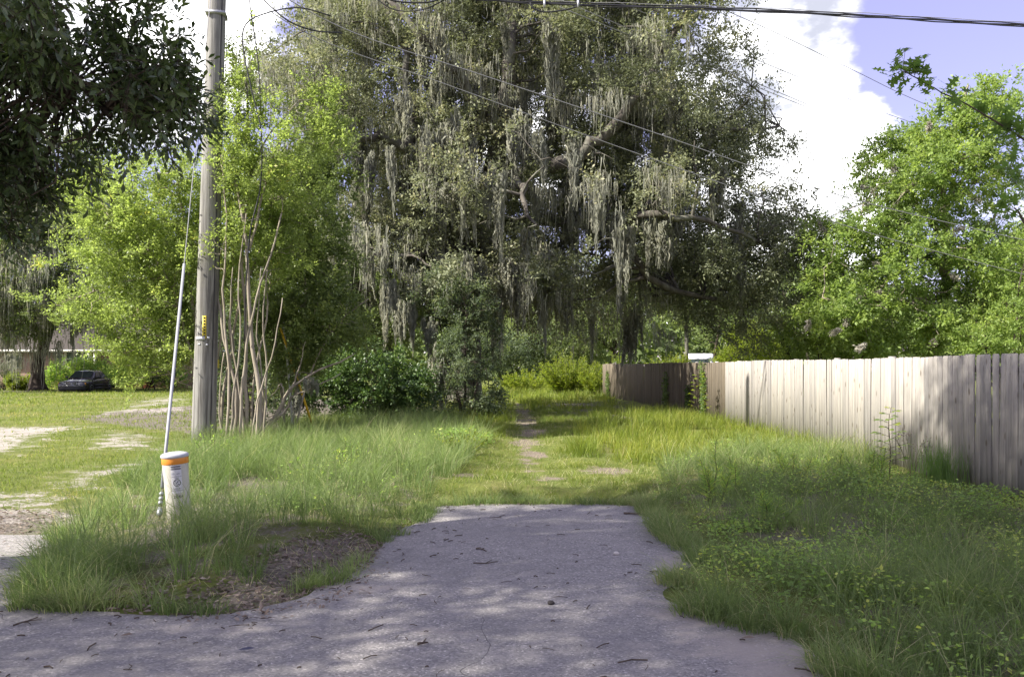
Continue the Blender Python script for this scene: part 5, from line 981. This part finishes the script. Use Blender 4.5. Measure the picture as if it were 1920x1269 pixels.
vine('ivy', 'ivy climbing the fence where shade meets sunlit boards', 20.6, 1.85, 700, .4, 1); vine('ivy', 'leafy creeper halfway along the dark fence', 26.0, 1.6, 500, .5, 2); vine('ivy', 'creeper on the far end of the fence', 38.0, 1.7, 500, .5, 3); vine('ivy', 'short vine at the foot of the shaded boards', 22.5, 1.2, 350, .4, 4)
def seedling(name, label, base, h, seed, leaf='weed_leaf', ll=.12, lw=.055, nl=34, cat='sapling'):
    b = np.array([*base, float(H(np.array([base]))[0])]); r = np.random.default_rng(seed); root = empty(name, b); tag(root, label, cat); mb = MB(); st = spline([(0, 0, 0), (.02, .01, h*.4), (-.01, 0, h*.75), (.03, 0, h)], 12); mb.tube(st, np.linspace(.010, .003, 12), 5); pos = []; dr = []
    for i in range(nl):
        z = h*(.22+.78*i/nl); a = i*2.4+r.uniform(-.4, .4); c = np.array([np.interp(z, st[:, 2], st[:, 0]), 0, z]); l = .20*h*(1.15-z/h)+.04; e = c+np.array([math.cos(a)*l, math.sin(a)*l, l*.35]); mb.tube([c, e], .003, 3)
        for k in range(3): pos.append(c+(e-c)*(.4+.3*k)); dr.append(np.array([math.cos(a+(k-1)*.8), math.sin(a+(k-1)*.8), -.1]))
    mb.build('stem', M['twig'], root, True); pos = np.array(pos); dr = np.array(dr); n = len(pos); V, F, k = leaves(pos, dr, nrm(np.array([0, 0, 1.])+r.normal(size=(n, 3))*.3), r.uniform(.7, 1.1, n)*ll, r.uniform(.8, 1.1, n)*lw, 'oval'); c = MB(); c.add(V, *F, a=np.repeat(r.uniform(0, 1, n), k)); c.build('foliage', M[leaf], root, True, 'rnd')
seedling('maple_seedling', 'knee high seedling with broad leaves against the sunlit boards', (5.35, 12.1), 1.0, 1, nl=20); seedling('tall_weed', 'lime topped weed in front of the shaded fence boards', (5.5, 25.2), 1.4, 2, 'lime_leaf', .14, .06, 24, 'weed')
def dry_weed(label, base, h, seed):
    b = np.array([*base, float(H(np.array([base]))[0])]); r = np.random.default_rng(seed); root = empty('dry_weed', b); tag(root, label, 'weed'); mb = MB(); tips = []
    for i in range(9):
        a = r.uniform(0, 6.28); t = np.array([math.cos(a)*.22, math.sin(a)*.16, h*r.uniform(.7, 1.)]); c = spline([(0, 0, 0), t*.5+[0, 0, .08], t], 8); mb.tube(c, np.linspace(.005, .002, 8), 4); tips += [c[-1], c[-2], c[-3]+r.normal(size=3)*.03, c[-1]+r.normal(size=3)*.03]
    mb.build('stems', M['weed_stem'], root, True); p = np.array(tips); n = len(p)*3; p = np.repeat(p, 3, 0)+r.normal(size=(n, 3))*.012; V, F, k = leaves(p, nrm(r.normal(size=(n, 3))+[0, 0, .8]), nrm(r.normal(size=(n, 3))), np.full(n, .03), np.full(n, .012)); c = MB(); c.add(V, *F, a=np.repeat(r.uniform(0, .4, n), k)); c.build('seed_heads', M['litter'], root, True, 'rnd')
dry_weed('dry seed headed weed between the seedling and the shadow on the fence', (5.45, 11.65), .72, 3)
# ------------------------------------------------------------------ grass, weeds, litter and small debris
TL = gp([(62, 1122), (125, 1008), (240, 905), (370, 848), (560, 803), (800, 792), (925, 830), (850, 900), (818, 942), (785, 962), (730, 1003), (640, 1003), (555, 1012), (480, 1040), (425, 1085), (330, 1128), (200, 1134)])
TR = np.concatenate([gp([(1212, 944), (1247, 985), (1265, 1010), (1310, 1050), (1275, 1080), (1265, 1110), (1315, 1148), (1395, 1168), (1475, 1188), (1545, 1218), (1590, 1269)]), np.array([[2.6, 3.2], [5.8, 2.6], [5.8, 9.5], [5.85, 11.8]]), gp([(1660, 885), (1500, 850), (1380, 850), (1250, 888)])])
TM = np.concatenate([gp([(1062, 862), (1100, 800), (1140, 770)]), np.array([[4.9, 31], [5.9, 28], [6.0, 22], [5.95, 13]]), gp([(1700, 895), (1500, 858), (1380, 858), (1250, 886), (1150, 872)])])
TW = gp([(430, 850), (560, 806), (640, 785), (800, 776), (940, 770), (968, 800), (940, 835), (850, 850), (760, 800)])
TC = gp([(822, 944), (850, 895), (940, 838), (962, 772), (1012, 772), (1080, 850), (1230, 885), (1212, 944)])
EDGE = gp([(820, 944), (830, 925), (1000, 928), (1190, 925), (1212, 944)])
grass('tussock_grass', 'tall arching tussock grass on the verges of the drive', [
    (TL, 15, 48, .42, .80, .0060, .12, .95), (TR, 13, 44, .34, .66, .0062, .13, .95), (gp([(1500, 1120), (1950, 1010), (2100, 1300), (1640, 1300), (1540, 1215)]), 12, 60, .38, .62, .006, .10, .95), (gp([(400, 1085), (470, 1035), (550, 1030), (570, 1060), (450, 1105)]), 16, 50, .20, .36, .006, .09, .8),
    (gp([(60, 1120), (110, 1040), (330, 1050), (430, 1085), (400, 1135), (300, 1146), (180, 1138)]), 10, 60, .36, .56, .006, .1, 1.1)], M['grass_tall'])
grass('meadow_grass', 'sunlit yellow green meadow grass along the fence and the trail', [
    (TM, 13, 28, .26, .52, .011, .16, .5), (TW, 13, 28, .24, .45, .011, .16, .5), (np.array([[-4, 33], [-1, 28], [2, 30], [4.6, 36], [5.5, 50], [3, 62], [-6, 62], [-5, 45]]), 2.6, 30, .25, .55, .022, .3, .5)], M['grass_sun'], 2)
grass('short_grass', 'short trampled grass across the mouth of the trail', [(TC, 44, 14, .07, .17, .007, .12, .8), (EDGE, 16, 26, .16, .30, .006, .10, .7), (gp([(985, 830), (1010, 770), (1140, 765), (1110, 800), (1060, 862)]), 22, 20, .12, .25, .008, .12, .6), (gp([(0, 962), (130, 965), (240, 905), (350, 850), (200, 860), (0, 905)]), 14, 14, .05, .14, .006, .12, .8), (DUFF[0], 11, 22, .06, .20, .005, .07, .9)], M['grass_lawn'])
def fringe(idx0, idx1, n, h0, h1, name, label, lean=.9, tone=0.):
    """grass leaning over the broken edge of the asphalt"""
    e = ROADW[idx0:idx1] if isinstance(idx0, int) else idx0; i = rng.integers(0, len(e), n); c = e[i]+rng.normal(size=(n, 2))*.07; d = road_d(c); c = c[(d > -.10) & (d < .35) & (snoise(c, .45, 77) > -.45)]
    nb = 26; N = len(c)*nb; ci = np.repeat(np.arange(len(c)), nb); ang = rng.uniform(0, 6.28, N); xy = c[ci]+np.stack([np.cos(ang), np.sin(ang)], 1)*(.08*np.sqrt(rng.uniform(0, 1, N)))[:, None]
    hh = rng.uniform(h0, h1, len(c))*np.clip(1+.5*snoise(c, .8, 78), .4, 1.6); V, q, t, k = blades(np.column_stack([xy, np.maximum(H(xy), 0)]), hh[ci]*rng.uniform(.4, 1.1, N), .0058*rng.uniform(.6, 1.3, N), ang+rng.normal(0, .6, N), np.clip(lean*rng.gamma(3, .33, N), .05, 1.8), 3)
    rnd = np.clip(.45+.3*snoise(c, .7, 79)[ci]+rng.normal(0, .2, N), 0, .9); rnd = np.where(rng.uniform(size=N) < .09, rng.uniform(.9, 1, N), rnd); mb = MB(); mb.add(V, q, t, a=np.repeat(rnd, k)); tag(mb.build(name, M['grass_tall'], None, True, 'rnd'), label, 'grass', kind='stuff')
def thatch():
    mb = MB()
    for poly, dens in ((TL, 160), (TR, 160), (DUFF[0], 200), (TC, 90)):
        n = int(poly_area(poly)*dens); c = scatter(poly, n); c = c[road_d(c) > .0]; N = len(c); V, q, t, k = blades(np.column_stack([c, H(c)]), rng.uniform(.03, .16, N), np.full(N, .006), rng.uniform(0, 6.28, N), rng.uniform(.8, 2.5, N), 2); mb.add(V, q, t, a=np.repeat(np.where(rng.uniform(size=N) < .6, rng.uniform(.9, 1, N), rng.uniform(0, .5, N)), k))
    tag(mb.build('dead_thatch', M['grass_tall'], None, True, 'rnd'), 'dead straw and low thatch under the verge grass', 'grass', kind='stuff')
thatch()
_e = ROADW[(ROADW[:, 1] > 2.4) & (ROADW[:, 0] > 1.2) & (ROADW[:, 0] < 5)]; fringe(_e, None, 620, .12, .34, 'edge_grass', 'ragged grass leaning over the weedy edge of the asphalt')
_e = ROADW[(ROADW[:, 1] > 5.5) & (ROADW[:, 0] > -4.4) & (ROADW[:, 0] < -2.6)]; fringe(_e, None, 300, .14, .36, 'edge_grass', 'grass leaning over the asphalt below the marker post')
_e = ROADW[(ROADW[:, 1] > 5.4) & (ROADW[:, 1] < 7.5) & (ROADW[:, 0] > -2.7) & (ROADW[:, 0] < -1.3)]; fringe(_e, None, 90, .07, .2, 'edge_grass', 'sparse short grass on the leaf littered edge of the asphalt')
_e = ROADW[(ROADW[:, 1] > 8) & (ROADW[:, 0] > -1.7) & (ROADW[:, 0] < 1.7)]; fringe(_e, None, 260, .08, .22, 'edge_grass', 'low grass creeping over the far end of the asphalt')
lawn = np.array([[-16, 9.5], [-5.3, 10.2], [-5.6, 17], [-7.3, 22], [-9, 30], [-11, 44], [-14, 60], [-48, 60], [-30, 30]])
def lawn_grass():
    n = 50000; y = 9.5+50*rng.uniform(0, 1, n)**1.6; x = rng.uniform(-.78, -.27, n)*y; c = np.stack([x, y], 1); c = c[in_poly(c, lawn)]
    g = np.max([soft(c, q, .9) for q in GRAVEL], 0)+.35*snoise(c, .8, 61); c = c[(g < .45) | (rng.uniform(size=len(c)) < .15)]; N = len(c); f = np.clip(c[:, 1]/16, .8, 3.2)
    V, q, t, k = blades(np.column_stack([c, H(c)-.005]), rng.uniform(.05, .12, N)*np.sqrt(f), .010*f, rng.uniform(0, 6.28, N), np.clip(rng.gamma(3, .3, N), 0, 1.5), 2); mb = MB(); mb.add(V, q, t, a=np.repeat(np.clip(.5+.25*snoise(c, 3., 62)+rng.normal(0, .2, N), 0, 1), k)); tag(mb.build('lawn_grass', M['grass_lawn'], None, True, 'rnd'), 'mown lawn grass in front of the brick house', 'grass', kind='stuff')
lawn_grass()
def weed_cover():
    mb = MB()
    for poly, dens, hh, sz in ((gp([(1300, 1120), (1330, 1000), (1450, 950), (1700, 920), (1930, 950), (2000, 1150), (1700, 1170), (1450, 1150)]), 800, .38, .04), (TR, 250, .3, .04), (gp([(1290, 1130), (1400, 1120), (1560, 1160), (1480, 1190)]), 500, .10, .045), (gp([(380, 1000), (560, 900), (800, 850), (800, 930), (620, 1000)]), 70, .35, .05), (gp([(810, 850), (900, 815), (925, 850), (850, 870)]), 500, .35, .055)):
        n = int(poly_area(poly)*dens); c = scatter(poly, n); c = c[(road_d(c) > .05) & (c[:, 0] < 5.85) & (snoise(c, .9, 71) > -.3+rng.normal(0, .2, n))]; N = len(c); top = hh*np.clip(.75+.45*snoise(c, .8, 72), .15, 1.4)*np.where(c[:, 0] > 3.5, .3+.7*sstep(5.9-c[:, 0], .1, 1.6), 1.); z = H(c)+top*rng.uniform(.05, 1, N)**.7
        V, F, k = leaves(np.column_stack([c, z]), nrm(rng.normal(size=(N, 3))*np.array([1, 1, .35])), nrm(rng.normal(size=(N, 3))*.5+np.array([0, 0, 1.])), sz*rng.uniform(.5, 1.3, N), sz*.55*rng.uniform(.6, 1.2, N)); mb.add(V, *F, a=np.repeat(np.clip(.4+.25*snoise(c, .6, 73)+rng.normal(0, .2, N), 0, 1), k))
    tag(mb.build('weed_cover', M['weed_leaf'], None, True, 'rnd'), 'tangled small leaved weeds mixed into the verge grass', 'weeds', kind='stuff')
weed_cover()
fen = [(1340, 955, .95, 'tallest feathery weed, nearest the far corner of the asphalt'), (1385, 940, .8, 'feathery weed just right of the tallest one'), (1490, 920, .8, 'feathery weed midway between the asphalt corner and the fence'), (1560, 915, .7, 'feathery weed in front of the brightest fence boards'), (1450, 990, .6, 'shortest feathery weed, closest to the camera'), (1640, 935, .75, 'feathery weed closest to the broad leaved seedling')]
for i, (px, py, h, lab) in enumerate(fen):
    g = G(px, py); plume('fennel_weed', lab, g, 5, h*.9, .34, 'weed_leaf', 'weed', 'feathery weeds in the verge', 200+i, .008, 120, .15)
plume('bush_weed', 'small lime leafed weed clump left of the trail mouth', G(868, 868), 26, .55, .45, 'lime_leaf', 'weed', None, 240, .03, 22, .07); plume('dark_weed', 'dark twiggy weed at the foot of the utility pole', G(405, 872), 16, .75, .4, 'weed_leaf', 'weed', None, 241, .03, 16, .09); plume('dark_weed', 'dark weed poking out of the tussocks left of the drive', G(650, 900), 10, .6, .3, 'weed_leaf', 'weed', None, 242, .02, 24, .08)
def dark_tuft():
    mb = MB(); n = 320; c = np.array([5.6, 11.2])+rng.normal(size=(n, 2))*np.array([.12, .14]); V, q, t, k = blades(np.column_stack([c, H(c)]), rng.uniform(.4, .75, n), np.full(n, .008), rng.uniform(0, 6.28, n), np.clip(rng.gamma(2, .12, n), 0, 1), 3); mb.add(V, q, t, a=np.repeat(rng.uniform(0, .15, n), k)); o = mb.build('grass_tuft', M['weed_leaf'], None, True, 'rnd'); tag(o, 'dark upright grass tuft at the shadow edge on the fence', 'grass')
dark_tuft()
def litter():
    mb = MB(); spots = []
    for poly, dens in ((DUFF[0], 700), (DUFF[1], 300), (gp([(290, 1155), (420, 1155), (420, 1100), (330, 1085), (200, 1110), (130, 1143)]), 520), (gp([(700, 1035), (820, 950), (800, 945), (690, 1020)]), 420), (gp([(820, 948), (1206, 948), (1206, 940), (820, 940)]), 160), (gp([(1206, 948), (1260, 1010), (1300, 1050), (1270, 1005), (1225, 945)]), 130), (gp([(0, 1000), (130, 1000), (60, 1130), (0, 1140)]), 25), (gp([(430, 1170), (700, 1120), (740, 1050), (640, 1095), (430, 1150)]), 170), (gp([(300, 1175), (520, 1170), (640, 1110), (430, 1145), (300, 1150)]), 150)):
        spots.append(scatter(poly, max(4, int(poly_area(poly)*dens))))
    c = np.concatenate(spots); N = len(c); z = np.where(road_d(c) < 0, .012, H(c)+.008)+rng.uniform(0, .012, N)
    V, F, k = leaves(np.column_stack([c, z]), nrm(rng.normal(size=(N, 3))*np.array([1, 1, .25])), nrm(rng.normal(size=(N, 3))*.45+np.array([0, 0, 1.])), rng.uniform(.022, .065, N), rng.uniform(.010, .028, N), 'oval'); mb.add(V, *F, a=np.repeat(np.clip(rng.beta(2, 2.4, N), 0, 1), k))
    tag(mb.build('leaf_litter', M['litter'], None, True, 'rnd'), 'brown fallen leaves drifted along the drive edge', 'leaf litter', kind='stuff')
litter()
def debris():
    mb = MB(); n = 1500; c = np.stack([rng.uniform(-4.5, 3, n), 3.6+6.4*rng.uniform(0, 1, n)**1.1], 1); d = road_d(c); c = c[(d < -.05) & (rng.uniform(size=n) < np.clip(.25+.9*np.exp(d/.5)*(c[:, 0] < .5), 0, 1))]; N = len(c); a = rng.uniform(0, 6.28, N); l = rng.gamma(2, .009, N)+.006
    pts = np.stack([np.column_stack([c-np.stack([np.cos(a), np.sin(a)], 1)*l[:, None], np.full(N, .014)]), np.column_stack([c+rng.normal(size=(N, 2))*.12*l[:, None], np.full(N, .018)]), np.column_stack([c+np.stack([np.cos(a), np.sin(a)], 1)*l[:, None], np.full(N, .014)])], 1); mb.tubes(pts, np.full((N, 3), .0022)*rng.uniform(.6, 2.2, (N, 1)), 4)
    tag(mb.build('twig_debris', M['twig'], None, True), 'scattered pine straw and tiny twigs on the asphalt', 'debris', kind='stuff')
debris()
def stone(label, px, py, r, seed, material='stone', nm='stone'):
    g = G(px, py); q = np.random.default_rng(seed); an = np.arange(9)*2*np.pi/9; rings = []
    for z, k in ((0, .8), (.25, 1.), (.6, .85), (.85, .45)): rings.append(np.column_stack([r*k*np.cos(an)*q.uniform(.8, 1.15, 9), r*k*.8*np.sin(an)*q.uniform(.8, 1.15, 9), np.full(9, r*z)]))
    mb = MB(); mb.loft(rings); o = mb.build(nm, M[material], None, True); o.location = (*g, .008); tag(o, label, nm)
stone('white stone on the asphalt near the sandy notch', 1156, 1041, .030, 1); stone('smaller pale stone lying closer to the weedy edge of the drive', 1229, 1071, .022, 2); stone('dark lump of debris in the middle of the asphalt', 1033, 1134, .028, 3, 'pebble', 'clod')
def twig(label, pts, r=.006):
    c = spline([np.array([*G(*p), .015]) for p in pts], 9); b = c[0].copy(); c = c-b; c[:, 2] += .006*np.sin(np.linspace(0, 3.14, 9)); mb = MB(); mb.tube(c, np.linspace(r, r*.5, 9), 6); mb.tube([c[4], c[4]+(c[8]-c[4])*.5+np.array([0, .04, .01])], r*.5, 5); o = mb.build('fallen_twig', M['twig'], None, True); o.location = b; tag(o, label, 'twig')
twig('short dark twig in the upper middle of the asphalt', [(893, 1031), (903, 1033), (912, 1036)], .008); twig('thin forked twig below the short dark one', [(888, 1058), (910, 1060), (933, 1055)], .006); twig('dark stick at the far right corner of the asphalt', [(1170, 964), (1190, 966), (1212, 967)], .012); twig('dark stick lying across the lower middle asphalt', [(783, 1211), (793, 1211), (802, 1208)], .009); twig('long thin twig at the lower left asphalt', [(25, 1176), (50, 1170), (78, 1165)], .006)
def flat_leaf(name, label, px, py, L_, W_, ang, material, tone):
    g = G(px, py); V, F, k = leaves(np.zeros((1, 3)), np.array([[math.cos(ang), math.sin(ang), .12]]), np.array([[.1, -.25, 1.]]), np.array([L_]), np.array([W_]), 'oval'); mb = MB(); mb.add(V, *F, a=tone); o = mb.build(name, M[material], None, True, 'rnd'); o.location = (*g, .02); tag(o, label, 'leaf' if 'leaf' in name else 'scrap')
flat_leaf('fallen_leaf', 'large tan leaf at the edge of the leaf litter', 376, 1143, .13, .035, .1, 'litter', .8); flat_leaf('fabric_scrap', 'small navy scrap on the asphalt near the picture bottom', 446, 1224, .10, .03, .0, 'blue_scrap', .5); flat_leaf('fallen_leaf', 'small brown curled leaf on the asphalt left of the navy scrap', 226, 1197, .075, .03, .1, 'litter', .2); flat_leaf('fallen_leaf', 'greenish leaf on the sunlit sandy asphalt at right', 1390, 1201, .08, .03, -.3, 'litter', .6)
